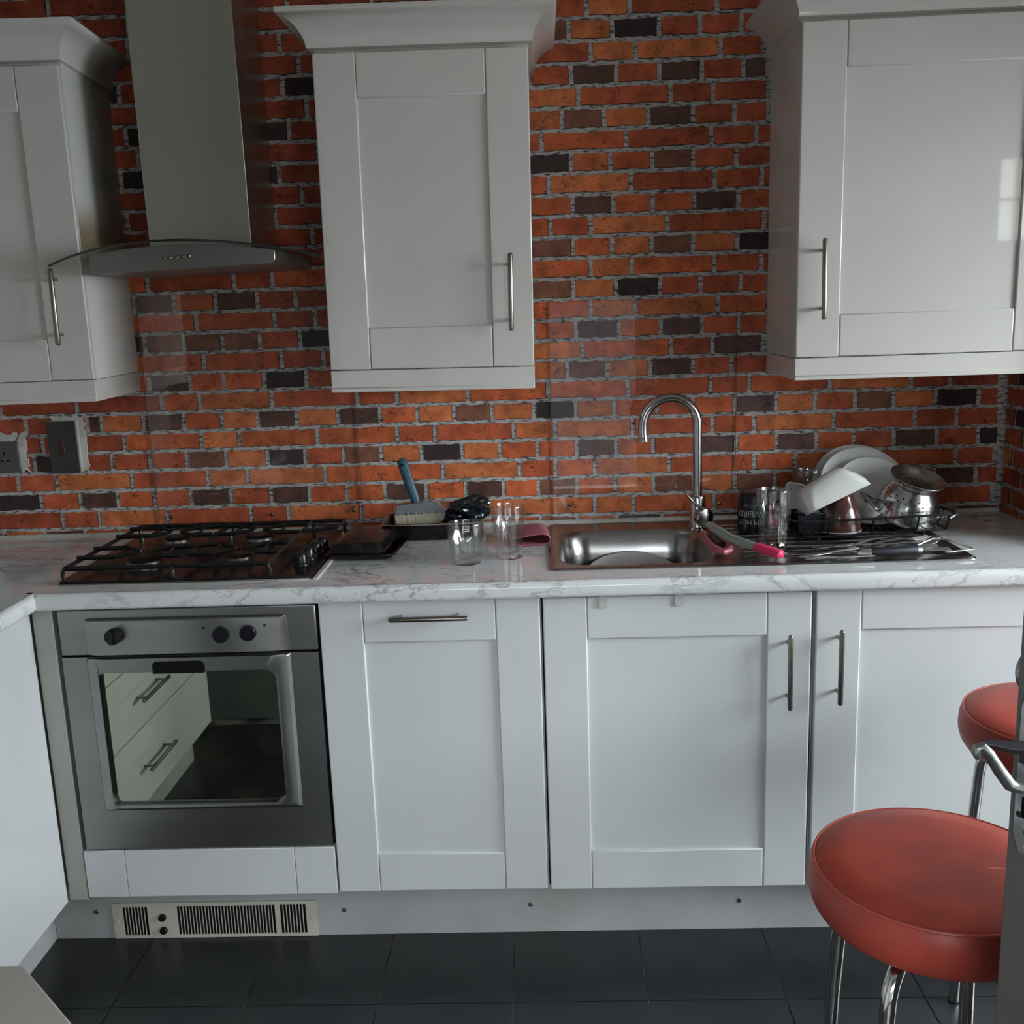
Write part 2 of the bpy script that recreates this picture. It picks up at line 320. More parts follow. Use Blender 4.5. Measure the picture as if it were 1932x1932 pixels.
# ------------------------------------------------------------------ bricks
BT = '''-2: -1342 d -1246 R -1141 R -1001 | -690 R -516
-1: -1349 R -1212 R -1007 | -695 R -600 R -385 r -184 r 15 r 161 r 359 r 543
0: -1357 R -1260 R -1137 R -1013 | -700 R -578 R -456 R -335 r -214 r -93 r 71 r 156 o 264 r 482 r 596
1: -718 R -627 R -527 | 52 b 110 o 220 v 337 r 440 r 544 r 637 | -1364 R -1226 R -1161 v -1074 R -1019
2: -709 R -582 R -518 | 17 r 165 o 278 o 492 r 598 | -1233 R -1094 R -998
3: -1107 v -1053 R -948 | -714 R -627 v -535 | 6 r 113 d 228 k 338 d 445 r 549 p 612
4: -1111 R -954 | -718 R -569 R -484 | -47 o 130 r 366 r 474 r 613
5: -1113 R -1047 v -959 | -723 v -619 R -515 | -8 o 87 b 196 o 309 d 423 r 528 r 614
6: -1112 R -1021 v -951 | -728 R -547 | -51 r 34 k 252 r 469 r 585 R 628
7: -1119 R -1072 v -971 | -732 v -653 R -537 | -3 v 109 o 210 k 318 b 423 r 534 R 629
8: -1125 R -976 | -723 R -597 R -499 | -55 k 50 o 263 r 479 r 599 R 630
9: -1124 R -1067 R -982 | -727 R -671 R -545 | -1 k 111 d 217 k 318 k 426 d 541 r 631
10: -1130 R -973 | -732 R -577 R -534 | -58 k 51 r 157 o 357 r 607 r 687
11: -1115 R -1007 | -1007 R -893 d -779 R -666 R -538 | -4 b 109 k 211 o 315 b 423 o 538 v 633
12: -1171 k -1030 r -797 r -694 r -542 | -62 k 155 o 262 k 479 r 602 R 689
13: -1127 k -1071 d -964 k -852 d -739 R -636 R -539 | -8 b 108 o 220 v 336 r 442 r 549 r 621
14: -1133 k -909 r -696 R -587 R -507 | -9 k 153 o 272 o 489 r 622
15: -1139 v -1055 b -949 b -843 b -741 R -631 v -525 | 0 k 112 d 227 k 338 p 448 r 544 r 623
16: -1145 k -898 r -686 R -572 R -514 | -70 o 128 k 365 r 475 p 609
17: -1144 k -1054 d -942 k -849 k -737 v -622 r -518 | -71 o 87 b 194 o 309 d 424 r 527 R 624
18: -1476 R -1262 R -1025 k -920 o -721 r -485 r -377 o -183 k 33 k 250 r 471 r 574 r 790 o 1005 r 1109 R 1240
19: -1498 R -1409 R -1319 R -1238 d -1198 o -1081 d -969 r -863 o -763 d -656 o -542 d -427 k -324 o -224 b -120 o -6 v 108 o 212 r 327 r 424 k 537 p 647 o 751 r 858 b 961 o 1072 v 1187 R 1242
20: -1505 R -1371 R -1140 k -925 o -819 k -602 k -382 k -279 r -63 o 50 o 261 r 477 k 589 o 803 r 1019 r 1130 R 1245
21: -1513 R -1400 v -1291 r -1180 r -1075 r -971 b -861 o -746 v -641 r -534 b -429 o -318 v -206 o -102 k 1 k 108 d 215 k 316 r 434 p 542 k 651 p 758 k 858 r 966 d 1080 r 1191 v 1247
22: -1520 R -1452 r -1343 o -1130 r -916 o -805 o -589 k -261 o -50 r 49 k 157 o 359 r 591 k 701 o 901 r 1134 R 1238
23: -1528 v -1393 r -1283 d -1176 k -1073 r -969 d -856 r -744 d -636 k -532 k -425 d -310 k -201 d -96 k 1 b 106 k 211 o 317 b 427 o 539 b 646 r 752 r 860 r 974 r 1079 d 1190 R 1252
24: -1535 R -1339 r -1234 o -1042 r -804 r -699 o -494 k -276 r -154 o 155 o 261 k 481 r 593 r 703 R 804 R 905 r 1020 r 1238
25: -1543 R -1512 o -1396 d -1282 r -1180 r -1072 d -959 r -846 d -741 r -641 d -532 r -412 r -279 o -153 k 2 b 107 k 215 v 340 r 457 d 559 R 675 r 791 R 907 d 1022 R 1137 d 1257'''
PAL = {'o': (0.582,0.168,0.058), 'k': (0.549,0.123,0.043), 'r': (0.459,0.099,0.040), 'R': (0.381,0.081,0.038), 'b': (0.224,0.090,0.056), 'd': (0.118,0.056,0.040), 'v': (0.052,0.031,0.030), 'p': (0.151,0.076,0.074)}
BH = .0445
def brick_shape(i, n, wd):
    rr = random.Random(i); b = []
    for k in range(n+1): b.append((min(1, max(0, k/n+(rr.uniform(-.003,.003)/wd if 0 < k < n else rr.uniform(-.0015,.0015)/wd))), rr.uniform(-.0022,.0018)))
    t = [(k/n+(rr.uniform(-.0015,.0015)/wd if k in (0,n) else 0), BH+rr.uniform(-.0022,.0014)) for k in range(n, -1, -1)]
    return b, t
def brick_mb(i, n, wd):
    # outline at the mortar, slightly smaller face in front; the lower edge slopes back further and carries the printed shadow line as dark colour
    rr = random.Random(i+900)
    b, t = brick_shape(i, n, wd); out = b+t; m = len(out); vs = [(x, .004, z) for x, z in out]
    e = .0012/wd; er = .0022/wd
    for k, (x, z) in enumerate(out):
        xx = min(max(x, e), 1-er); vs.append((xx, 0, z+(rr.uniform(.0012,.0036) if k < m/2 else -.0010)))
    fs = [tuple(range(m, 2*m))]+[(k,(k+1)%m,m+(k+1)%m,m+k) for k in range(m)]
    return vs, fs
def shade_edges(me, n):
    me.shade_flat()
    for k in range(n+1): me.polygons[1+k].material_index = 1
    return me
EDGESHADE = mat('printed_shadow_edge', (.035,.022,.018,1), .8)  # shadow line printed under the bricks, painted as a dark edge
def bmesh_(seed, n, wd):
    me = bpy.data.meshes.new('brick'); vs, fs = brick_mb(seed, n, wd); me.from_pydata(vs, [], fs); me.materials.append(BRICK); me.materials.append(EDGESHADE); return shade_edges(me, n)
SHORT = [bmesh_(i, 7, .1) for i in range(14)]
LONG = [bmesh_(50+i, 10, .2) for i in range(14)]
allb = []
for line in BT.strip().split('\n'):
    k, rest = line.split(':'); k = int(k); z = 2.2016-.0531*k+.0045
    for seg in rest.split('|'):
        t = seg.split()
        for i in range(0, len(t)-2, 2):
            allb.append((int(t[i])/1000+.005, int(t[i+2])/1000-.005, z, t[i+1]))
allb.sort(key=lambda b: -(b[1]-b[0]))
rest = MB(); rcol = []
for i, (x0, x1, z, c) in enumerate(allb):
    rr = random.Random(i*31+5); q = rr.uniform(.85,1.15); col = tuple(v*q for v in PAL[c])
    wd = x1-x0
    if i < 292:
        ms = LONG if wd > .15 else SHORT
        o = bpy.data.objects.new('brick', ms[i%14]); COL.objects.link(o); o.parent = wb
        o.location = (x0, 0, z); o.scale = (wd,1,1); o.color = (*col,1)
    else:
        vs, fs = brick_mb(100+i, 6, wd); rest.add([(x0+v[0]*wd, v[1], z+v[2]) for v in vs], fs); rcol += [col]*len(vs)
def add_tint(o, cols):
    a = o.data.color_attributes.new('tint', 'FLOAT_COLOR', 'POINT')
    for i, c in enumerate(cols): a.data[i].color = (*c,1)
if rest.v:
    o = rest.build('brick_rest', BRICKS, wb); o['kind'] = 'stuff'; add_tint(o, rcol)
# right-hand wall returns towards the camera in the corner
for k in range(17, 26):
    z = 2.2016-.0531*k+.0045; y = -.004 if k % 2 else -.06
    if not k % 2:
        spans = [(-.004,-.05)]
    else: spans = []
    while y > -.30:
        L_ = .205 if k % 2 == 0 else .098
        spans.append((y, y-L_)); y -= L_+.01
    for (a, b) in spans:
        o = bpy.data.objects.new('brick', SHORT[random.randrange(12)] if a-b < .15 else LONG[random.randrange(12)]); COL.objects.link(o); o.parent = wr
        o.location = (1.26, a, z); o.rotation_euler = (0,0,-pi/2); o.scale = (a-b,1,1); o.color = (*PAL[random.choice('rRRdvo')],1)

# ------------------------------------------------------------------ fitted kitchen
def bar_handle(parent, p, q, out, mat_=None):
    # p, q: ends of the bar; out: vector from the door face to the bar (posts run back along it)
    p, q, out = Vector(p), Vector(q), Vector(out); d = (q-p).normalized(); Lh = (q-p).length
    b = MB(); b.tube([p, p+d*.002, p+d*.005, q-d*.005, q-d*.002, q], [.0035,.0052,.0060,.0060,.0052,.0035], 14)
    h = b.build('handle', SATIN, parent)
    for t in (.14, .86):
        a = p+d*Lh*t; MB().rod(a, a-out, .0038, 10).build('handle_post', SATIN, None).parent = h
    return h
def flat_handle(parent, p, q, out):
    # bar and its posts as one mesh, for use as a sub-part
    p, q, out = Vector(p), Vector(q), Vector(out); d = (q-p).normalized(); Lh = (q-p).length
    b = MB(); b.tube([p, p+d*.002, p+d*.005, q-d*.005, q-d*.002, q], [.0035,.0052,.0060,.0060,.0052,.0035], 14)
    for t in (.14, .86):
        a = p+d*Lh*t; b.rod(a, a-out, .0038, 10)
    o = b.build('handle', SATIN, parent); o['label'] = 'satin metal bar handle'; return o
def shaker(parent, x0, x1, y, z0, z1, st=.098, rt=.098, rb=.097, handle=None, name='door', ml=None):
    # front face at y; the panel is the door itself, stiles and rails stand 7 mm proud of it
    W_ = ml or WHITE
    o = bx(name, (x0+st-.004, x1-st+.004, y+.0065, y+.019, z0+rb-.004, z1-rt+.004), W_, parent)
    for a, b in ((x0, x0+st), (x1-st, x1)):
        bx('stile', (a, b, y, y+.02, z0, z1), W_, o, .0028)
    g = .0006
    for a, b in ((z0, z0+rb), (z1-rt, z1)):
        bx('rail', (x0+st+g, x1-st-g, y+.0004, y+.02, a, b), W_, o, .0028)
    if handle: flat_handle(o, *handle)
    return o
F = -.60
# --- base units on the back wall
u = thing('base_cabinet', 'white shaker base cabinet with a horizontal bar handle between oven and sink door', 'cabinet', (-.249,-.3,.15))
def off(p, o): return tuple(a-b for a, b in zip(p, o.location))
def lbx(name, a, m, t, bevel=0):
    l = t.location; return bx(name, (a[0]-l.x,a[1]-l.x,a[2]-l.y,a[3]-l.y,a[4]-l.z,a[5]-l.z), m, t, bevel)
lbx('carcass', (-.499,0.001,-.578,-.02,.15,.867), CREAM, u)
def lsh(t, x0, x1, y, z0, z1, handle=None, **k):
    l = t.location
    if handle: handle = (off(handle[0], t), off(handle[1], t), handle[2])
    return shaker(t, x0-l.x, x1-l.x, y-l.y, z0-l.z, z1-l.z, handle=handle, **k)
lsh(u, -.4975,-.0025,F,.1505,.8655, ((-.337,-.632,.830),(-.161,-.632,.830),(0,-.032,0)), st=.0985)
u = thing('base_cabinet', 'white shaker sink base cabinet with two small plastic hooks over the door top', 'cabinet', (.303,-.3,.15))
lbx('carcass', (.0055,.5985,-.578,-.02,.15,.70), CREAM, u)
lbx('carcass_gap', (.0015,.0055,-.577,-.3,.15,.86), BLACKGAP, u)
lsh(u, .0045,.5985,F,.1480,.8615, ((.546,-.632,.7725),(.5475,-.632,.598),(0,-.032,0)), st=.0975)
for hx in (.1385, .3065):
    h = thing('over_door_hook', 'small grey plastic hook over the sink door, '+('the left of the two' if hx < .2 else 'the right of the two'), 'hook', (hx,-.6,.85), group='over-door hooks')
    MB().prism(rrect(-.0105,.0105,-.013,.0165,.006), 'y', -.0042,-.0012).build('hook_plate', mat('hook_grey', (.50,.50,.47,1), .4), h, .0008)
    MB().box(-.0105,.0105,-.0036,.022,.0145,.0165).build('hook_top', PLASTER, h)
u = thing('base_cabinet', 'white shaker base cabinet with a vertical handle right of the sink unit, behind the stools', 'cabinet', (.90,-.3,.15))
lbx('carcass', (.6065,1.205,-.578,-.02,.15,.867), CREAM, u)
lbx('edge_strip', (.6005,.6062,-.579,-.53,.15,.858), mat('worn_edge', (.28,.27,.24,1), .6, noise=(12,(.03,.03,.03,1),.45,.6)), u)
lsh(u, .6085,1.2045,F,.1480,.868, ((.657,-.632,.781),(.6575,-.632,.607),(0,-.032,0)), st=.0985)
# --- built-in oven
ov = thing('built_in_oven', 'brushed steel built-in oven with a mirror-dark glass door under the hob', 'oven', (-.798,-.3,.27))
def O(p): return off(p, ov)
lbx('carcass', (-1.10,-.4995,-.565,-.02,.14,.867), BLACKGAP, ov)
DK = mat('oven_steel', (.34,.33,.32,1), .33, 1, noise=(4,(.25,.245,.24,1),.4,.7), bump=(60,.05,.002), stretch=(.05,1,1))
fas = lbx('control_panel', (-1.092,-.5045,-.60,-.566,.7545,.862), DK, ov, .003)
def ohexa(name, y0, y1, quad_back, quad_front, m, par, bevel=.002):
    # quads: (bl, br, tr, tl) in x,z
    l = ov.location
    b = [(x-l.x, y0-l.y, z-l.z) for x, z in quad_back]; f = [(x-l.x, y1-l.y, z-l.z) for x, z in quad_front]
    return MB().hexa(f, b).build(name, m, par, bevel)
ohexa('raised_panel', -.60, -.6125, [(-1.036,.7555),(-.562,.7555),(-.572,.842),(-1.030,.842)], [(-1.006,.7562),(-.604,.7562),(-.580,.8395),(-1.020,.8395)], DK, fas, .003)
def knob(x, z, r, grip):
    l = ov.location; k = MB(); k.M = Matrix.Translation((x-l.x, -.6125-l.y, z-l.z)) @ Matrix.Rotation(pi/2, 4, 'X')
    k.lathe([(r,0),(r,.008),(r*.94,.012),(0,.0122)], n=28)
    if grip: k.box(-.0035,.0035,-r*.85,r*.85,.011,.019)
    return k.build('control_knob', BLKPLAS, ov)
knob(-.961,.8032,.0185,True); knob(-.7165,.8019,.0185,False); knob(-.6555,.8041,.0185,False)
l = ov.location
for x, z in ((-.7555,.8175),(-.618,.8195)):
    k = MB(); k.M = Matrix.Translation((x-l.x,-.6125-l.y,z-l.z)) @ Matrix.Rotation(pi/2,4,'X'); k.lathe([(.003,0),(.003,.001),(0,.0011)], n=10).build('indicator_dot', BLKPLAS, ov)
od = MB()
# door skin as a frame round the window opening
l = ov.location
wx0, wx1, wz0, wz1 = -1.022, -.599, .389, .714
def fr(x0,x1,z0,z1,y0=-.60,y1=-.566): od.box(x0-l.x,x1-l.x,y0-l.y,y1-l.y,z0-l.z,z1-l.z)
fr(-1.092,wx0,.274,.7505); fr(wx1,-.5045,.274,.7505); fr(wx0,wx1,.274,wz0); fr(wx0,wx1,wz1,.7505)
door = od.build('oven_door', DK, ov)
# raised, sloping surround of the window: outer rectangle -> crest -> rounded inner edge
def ring(pts_list, name, m, par):
    b = MB(); n = len(pts_list[0]); vs = []
    for pts in pts_list: vs += [(p[0]-l.x, p[1]-l.y, p[2]-l.z) for p in pts]
    fs = []
    for i in range(len(pts_list)-1):
        for k in range(n): fs.append((i*n+k, i*n+(k+1)%n, (i+1)*n+(k+1)%n, (i+1)*n+k))
    return b.add(vs, fs).build(name, m, par)
def rr3(x0,x1,z0,z1,r,y): return [(p[0],y,p[1]) for p in rrect(x0,x1,z0,z1,r,6)]
def taper(pts, zt=.7505, zb=.376, d=.006):
    return pts
ring([rr3(-1.036,-.568,.372,.7500,.004,-.600), rr3(-1.030,-.574,.377,.7495,.006,-.609), rr3(-1.008,-.592,.383,.7485,.02,-.6125), rr3(-1.024,-.598,.387,.7150,.026,-.6085) if False else rr3(-1.019,-.602,.389,.7150,.026,-.6105), rr3(-1.019,-.602,.389,.7150,.026,-.598)], 'window_surround', DK, door)
def mirror_glass():
    m = mat('oven_window_glass', (.004,.005,.005,1), .02, spec=1, ior=2.9, noise=(7,(.028,.027,.019,1),.5,.74))
    p = m.node_tree.nodes['Principled BSDF']; p.inputs['Specular Tint'].default_value = (.86,.90,.72,1); nt = m.node_tree
    n = N(nt, 'ShaderNodeTexNoise'); n.inputs['Scale'].default_value = 6; n.inputs['Detail'].default_value = 7; n.inputs['Roughness'].default_value = .7
    tc = N(nt, 'ShaderNodeTexCoord'); nt.links.new(tc.outputs['Object'], n.inputs['Vector'])
    r = N(nt, 'ShaderNodeMapRange'); r.inputs[1].default_value = .45; r.inputs[2].default_value = .75; r.inputs[3].default_value = .006; r.inputs[4].default_value = .05
    nt.links.new(n.outputs[0], r.inputs[0]); nt.links.new(r.outputs[0], p.inputs['Roughness']); return m
lbx('oven_window', (-1.0215,-.5995,-.598,-.590,.3865,.7175), mirror_glass(), ov).parent = door
hm = MB(); pts = [(-.8815-l.x,.712-l.z),(-.7635-l.x,.712-l.z)] + [(x-l.x, z-l.z) for x, z in ((-.7635,.732),(-.767,.738),(-.773,.7405),(-.872,.7405),(-.878,.738),(-.8815,.732))]
hm.prism(pts, 'y', -.6135-l.y, -.600-l.y).build('door_grip', BLACKGAP, door)
lbx('oven_gap', (-1.10,-.5,-.576,-.567,.745,.76), BLACKGAP, ov)
st = thing('filler_panel', 'white filler panel below the oven door, above the plinth heater', 'panel', (-.80,-.58,.15))
for nm, a in (('panel', (-1.0035,-.5985,-.60,-.58,.1475,.2685)), ('panel_end', (-1.1015,-1.0045,-.60,-.58,.1475,.2685)), ('panel_end', (-.5975,-.5015,-.60,-.58,.1475,.2685))):
    lbx(nm, a, WHITE, st, .0014)
# --- corner post and left-hand run
cp = thing('corner_post', 'narrow grey-white corner post between the left cabinets and the oven', 'panel', (-1.13,-.57,.14))
lbx('post', (-1.1495,-1.1035,-.599,-.55,.14,.868), mat('aged_post', (.40,.395,.36,1), .4), cp, .002)
lc = thing('base_cabinet', 'plain white corner cabinet side of the left run, beside the oven', 'cabinet', (-1.45,-.62,.14))
lbx('carcass', (-1.749,-1.171,-.914,-.05,.14,.867), CREAM, lc)
lbx('door_panel', (-1.17,-1.15,-.914,-.606,.14,.866), WHITE, lc, .002)
dc = thing('drawer_cabinet', 'white drawer cabinet in the left run, seen only mirrored in the oven glass', 'cabinet', (-1.45,-1.3,.14))
lbx('carcass', (-1.749,-1.171,-1.69,-.917,.14,.867), CREAM, dc)
for z0, z1 in ((.1425,.3575),(.3615,.5515),(.5555,.866)):
    d = lbx('drawer_front', (-1.17,-1.15,-1.688,-.918,z0,z1), WHITE, dc, .0015); zc = (z0+z1)/2
    ll = dc.location; flat_handle(d, (-1.118-ll.x,-1.075-ll.y,zc-ll.z), (-1.118-ll.x,-1.28-ll.y,zc-ll.z), (.032,0,0))
struct(bx('baseboard_left', (-1.25,-1.225,-1.69,-.541,0,.14), PLINTH))
pl = struct(bx('baseboard_back', (-1.224,1.255,-.541,-.52,0,.147), PLINTH))
for sx, sz in ((-1.1184,.0724),(-.5027,.0672),(-.0466,.0734),(.4572,.0756)):
    k = MB(); k.M = Matrix.Translation((sx,-.541,sz)) @ Matrix.Rotation(pi/2,4,'X')
    k.lathe([(.0062,0),(.0062,.001),(.005,.0024),(.0022,.0026),(.002,.0012),(0,.001)], n=14).build('screw', mat('screw_steel', (.20,.20,.19,1), .4, 1), pl)
# --- plinth heater grille
ht = thing('plinth_heater', 'yellowed plinth heater grille with black slots under the oven', 'heater', (-.823,-.541,0))
def hb(name, a, m, par=None): 
    o = lbx(name, a, m, ht); 
    if par: o.parent = par
    return o
X0, X1, Z0, Z1 = -1.0765, -.5695, .001, .0965
hb('vent_back', (X0+.004,X1-.004,-.5425,-.5412,Z0+.003,Z1-.003), BLACKGAP)
gr = [(-1.0505,-.989,8),(-.9155,-.673,31),(-.6605,-.5965,8)]
sl0, sl1 = .009, .0865
g = MB(); lh = ht.location
def gbox(x0,x1,z0,z1): g.box(x0-lh.x,x1-lh.x,-.546-lh.y,-.5425-lh.y,z0-lh.z,z1-lh.z)
gbox(X0,X1,Z0,sl0); gbox(X0,X1,sl1,Z1); ed = X0
for a, b, n in gr: gbox(ed, a, sl0, sl1); ed = b
gbox(ed, X1, sl0, sl1); g.build('grille_frame', GRILLE, ht)
for a, b, n in gr:
    p_ = (b-a)/n
    fm = MB().box(-.0010,.0010,-.0050,-.0040,sl0,sl1).mesh('grille_bar', GRILLE)
    for i in range(1, n):
        o = bpy.data.objects.new('grille_bar', fm); COL.objects.link(o); o.parent = ht; o.location = (a+p_*i-lh.x, 0, 0)
for z in (.0581,.0233):
    k = MB(); k.M = Matrix.Translation((-.9525-lh.x,-.005,z)) @ Matrix.Rotation(pi/2,4,'X'); k.lathe([(.0094,0),(.0094,.006),(.008,.008),(0,.0082)], n=22).build('heater_switch', BLKPLAS, ht)
for x in (X0+.010, X1-.012):
    k = MB(); k.M = Matrix.Translation((x-lh.x,-.005,.048)) @ Matrix.Rotation(pi/2,4,'X'); k.lathe([(.006,0),(.0055,.0015),(0,.002)], n=16).build('screw_cap', GRILLE, ht)

# --- worktop (L shape with a rounded front edge and a cut-out for the sink)
wt = thing('worktop', 'white marble-effect laminate worktop with rounded front edge running along both walls', 'worktop', (0,-.3,.868))
ZT, ZB = .906, .868
def nose(yf):
    r = .012; return [(yf+r, ZB),( -.50, ZB),(-.50, ZT),(yf+r, ZT)]
top = MB(); lw = wt.location
def wbx(x0,x1,y0,y1): top.box(x0,x1,y0-lw.y,y1-lw.y,ZB-lw.z,ZT-lw.z)
wbx(-1.749,-1.15,-1.70,-.50); wbx(-1.749,.045,-.50,.0); wbx(.95,1.2595,-.50,.0); wbx(.045,.95,-.075,.0)
wbx(-1.15,1.2595,-.612,-.50)
prof = [(-.612,ZB)]+[(-.612+.013*cos(a), (ZT-.013)+.013*sin(a)) if a < pi/2 else (0,0) for a in ()]
def fr_prof(e):
    r1, r2 = .014, .008
    return [(e, ZB),(e-.013+r2, ZB)]+[(e-.013+r2-r2*sin(t), ZB+r2-r2*cos(t)) for t in (.5,1.0,pi/2)]+[(e-.013+r1-r1*cos(t), ZT-r1+r1*sin(t)) for t in (0,.4,.8,1.2,pi/2)]+[(e, ZT)]
P = [(a-lw.y, b-lw.z) for a, b in fr_prof(-.612)]
top.prism(P, 'x', -1.123, 1.2595)
# left run front edge faces +x
Q = [(-1.15-(-.612-a)*-1 if False else -1.15+(-.612-a), b-lw.z) for a, b in fr_prof(-.612)]
top.prism([(q[0]+.014, q[1]) for q in Q][::-1], 'y', -1.70-lw.y, -.612-lw.y)
top.box(-1.15,-1.136,-1.70-lw.y,-.60-lw.y,ZB-lw.z,ZT-lw.z)
top.build('slab', MARBLE, wt)
sl = MB().box(-.5165,-.505,-.552-lw.y,-.06-lw.y,ZT-lw.z,ZT+.0035-lw.z).build('hob_sealant', SEALANT, wt, .001); sl['label'] = 'white sealant strip along the hob edge'
MB().prism([(-.0005-lw.y,ZT-lw.z),(-.0005-lw.y,ZT+.009-lw.z),(-.004-lw.y,ZT+.008-lw.z),(-.010-lw.y,ZT-lw.z)], 'x', -1.74, 1.255).build('wall_sealant', SEALANT, wt)

# ------------------------------------------------------------------ wall cabinets
CORN = [(0,0),(.010,0),(.0105,.006),(.0125,.016),(.018,.028),(.027,.041),(.039,.052),(.052,.059),(.060,.061),(.064,.064),(.064,.074),(0,.074)]
def cornice(t, x0, x1, yf, z, sc=1, ybk=0):
    b = MB(); vs = []; n = len(CORN)
    for d, h in CORN:
        d *= sc; h *= sc; vs += [(x0-d,ybk,z+h),(x0-d,yf-d,z+h),(x1+d,yf-d,z+h),(x1+d,ybk,z+h)]
    fs = []
    for i in range(n-1):
        for k in range(3): fs.append((i*4+k, i*4+k+1, i*4+4+k+1, i*4+4+k))
    fs += [tuple(i*4 for i in range(n)), tuple(i*4+3 for i in range(n))]
    fs += [(0,1,2,3), tuple((n-1)*4+k for k in range(4))]
    return b.add(vs, fs).build('cornice', UPPER, t)
def pelmet(t, x0, x1, yf, z0, z1):
    b = MB()
    b.prism([(yf+.002,z0+.010),(yf-.003,z0+.009),(yf-.003,z0),(yf+.018,z0),(yf+.018,z1),(yf+.002,z1)], 'x', x0, x1)
    for xa, xb, s in ((x0, x0+.018, -1), (x1-.018, x1, 1)):
        b.box(xa, xb, yf+.018, -.001, z0, z1)
    return b.build('pelmet', UPPER, t, .001)
def wall_cab(label, x0, x1, z0, z1, handle, rot=(0,0,0), pivot=None, st=.098, sc=1):
    # local frame: origin at the right/bottom/back pivot
    t = thing('wall_cabinet', label, 'cabinet', pivot, rot=rot); l = t.location
    def b(name, a, m, bev=0): return bx(name, (a[0]-l.x,a[1]-l.x,a[2]-l.y,a[3]-l.y,a[4]-l.z,a[5]-l.z), m, t, bev)
    b('carcass', (x0+.001,x1-.001,-.3195,-.001,z0,z1+.012), UPPER)
    shaker(t, x0-l.x, x1-l.x, -.34-l.y, z0+.001-l.z, z1-l.z, st, .098, .097, (off(handle[0], t), off(handle[1], t), (0,-.032,0)), ml=UPPER)
    cornice(t, x0-l.x, x1-l.x, -.34-l.y, z1+.008-l.z, sc, -.001-l.y)
    pelmet(t, x0-l.x, x1-l.x, -.34-l.y, z0-.052-l.z, z0-.001-l.z)
    return t
wall_cab('white wall cabinet with cornice in the middle of the brick wall, right of the hood', -.485,.0, 1.3605,2.066, ((-.050,-.372,1.620),(-.0515,-.372,1.4445)), (0,radians(.55),0), (-.24,0,1.36), .0965)
wall_cab('white shaker wall cabinet at the right, window mirrored in its glossy door', .6175,1.2165, 1.356,2.090, ((.6715,-.372,1.6245),(.6735,-.372,1.4435)), (0,0,radians(-.8)), (.62,-.005,1.36), .1)
wl = wall_cab('white shaker wall cabinet at the left edge, sooty side with painted-in shade, half behind the hood glass', -1.578,-1.078, 1.3605,2.068, ((-1.1385,-.372,1.6205),(-1.1405,-.372,1.4445)), (0,0,radians(3.6)), (-1.095,0,1.36), .1)
# sooty, greasy left cabinet side, with the hood's shade painted in towards the back
def soot_shade():
    m = mat('sooted_shaded_vinyl', (.60,.595,.56,1), .3); nt = m.node_tree; p = nt.nodes['Principled BSDF']; L = nt.links.new
    tc = N(nt, 'ShaderNodeTexCoord'); sx = N(nt, 'ShaderNodeSeparateXYZ'); L(tc.outputs['Object'], sx.inputs[0])
    def mr(o, a, b, c=0, d=1):
        r = N(nt, 'ShaderNodeMapRange', interpolation_type='SMOOTHSTEP'); r.inputs[1].default_value = a; r.inputs[2].default_value = b; r.inputs[3].default_value = c; r.inputs[4].default_value = d; L(o, r.inputs[0]); return r.outputs[0]
    nz = N(nt, 'ShaderNodeTexNoise'); nz.inputs['Scale'].default_value = 7; nz.inputs['Detail'].default_value = 4; L(tc.outputs['Object'], nz.inputs['Vector'])
    yy = N(nt, 'ShaderNodeMath', operation='MULTIPLY_ADD'); yy.inputs[1].default_value = .12; L(nz.outputs[0], yy.inputs[0]); L(sx.outputs['Y'], yy.inputs[2])
    back = mr(yy.outputs[0], -.15, -.02); up = mr(sx.outputs['Z'], .28, .40)
    mu = N(nt, 'ShaderNodeMath', operation='MULTIPLY'); L(back, mu.inputs[0]); L(up, mu.inputs[1])
    a = mr(sx.outputs['Z'], .27, .32); b = mr(sx.outputs['Z'], .34, .43, 1, 0); c = mr(yy.outputs[0], -.33, -.20)
    m1 = N(nt, 'ShaderNodeMath', operation='MULTIPLY'); L(a, m1.inputs[0]); L(b, m1.inputs[1])
    m2 = N(nt, 'ShaderNodeMath', operation='MULTIPLY'); L(m1.outputs[0], m2.inputs[0]); m2.inputs[1].default_value = .85
    x1 = N(nt, 'ShaderNodeMix', data_type='RGBA'); x1.inputs[6].default_value = (.60,.595,.56,1); x1.inputs[7].default_value = (.20,.13,.055,1); L(m2.outputs[0], x1.inputs[0])
    x2 = N(nt, 'ShaderNodeMix', data_type='RGBA'); x2.inputs[7].default_value = (.10,.09,.07,1); L(x1.outputs[2], x2.inputs[6])
    m3 = N(nt, 'ShaderNodeMath', operation='MULTIPLY'); m3.inputs[1].default_value = .85; L(mu.outputs[0], m3.inputs[0]); L(m3.outputs[0], x2.inputs[0])
    L(x2.outputs[2], p.inputs['Base Color']); return m
SOOT_SHADE = soot_shade()
for c in wl.children:
    if c.name.startswith(('carcass', 'cornice')): c.data.materials[0] = SOOT_SHADE

# ------------------------------------------------------------------ cooker hood
hd = thing('cooker_hood', 'steel chimney cooker hood with curved glass visor above the hob', 'cooker hood', (-.797,0,1.60))
hl = hd.location
def hbx(name, a, m, bev=0): return bx(name, (a[0]-hl.x,a[1]-hl.x,a[2],a[3],a[4]-hl.z,a[5]-hl.z), m, hd, bev)
hbx('chimney', (-.922,-.6735,-.25,-.001,1.655,2.499), STEELV, .0015)
def visor_z(x): return 1.6655-.039*((x+.800)/.318)**2
n = 28; xs = [-.800-.318+.636*i/n for i in range(n+1)]
pr_ = [(x-hl.x, visor_z(x)-.004-hl.z) for x in xs]
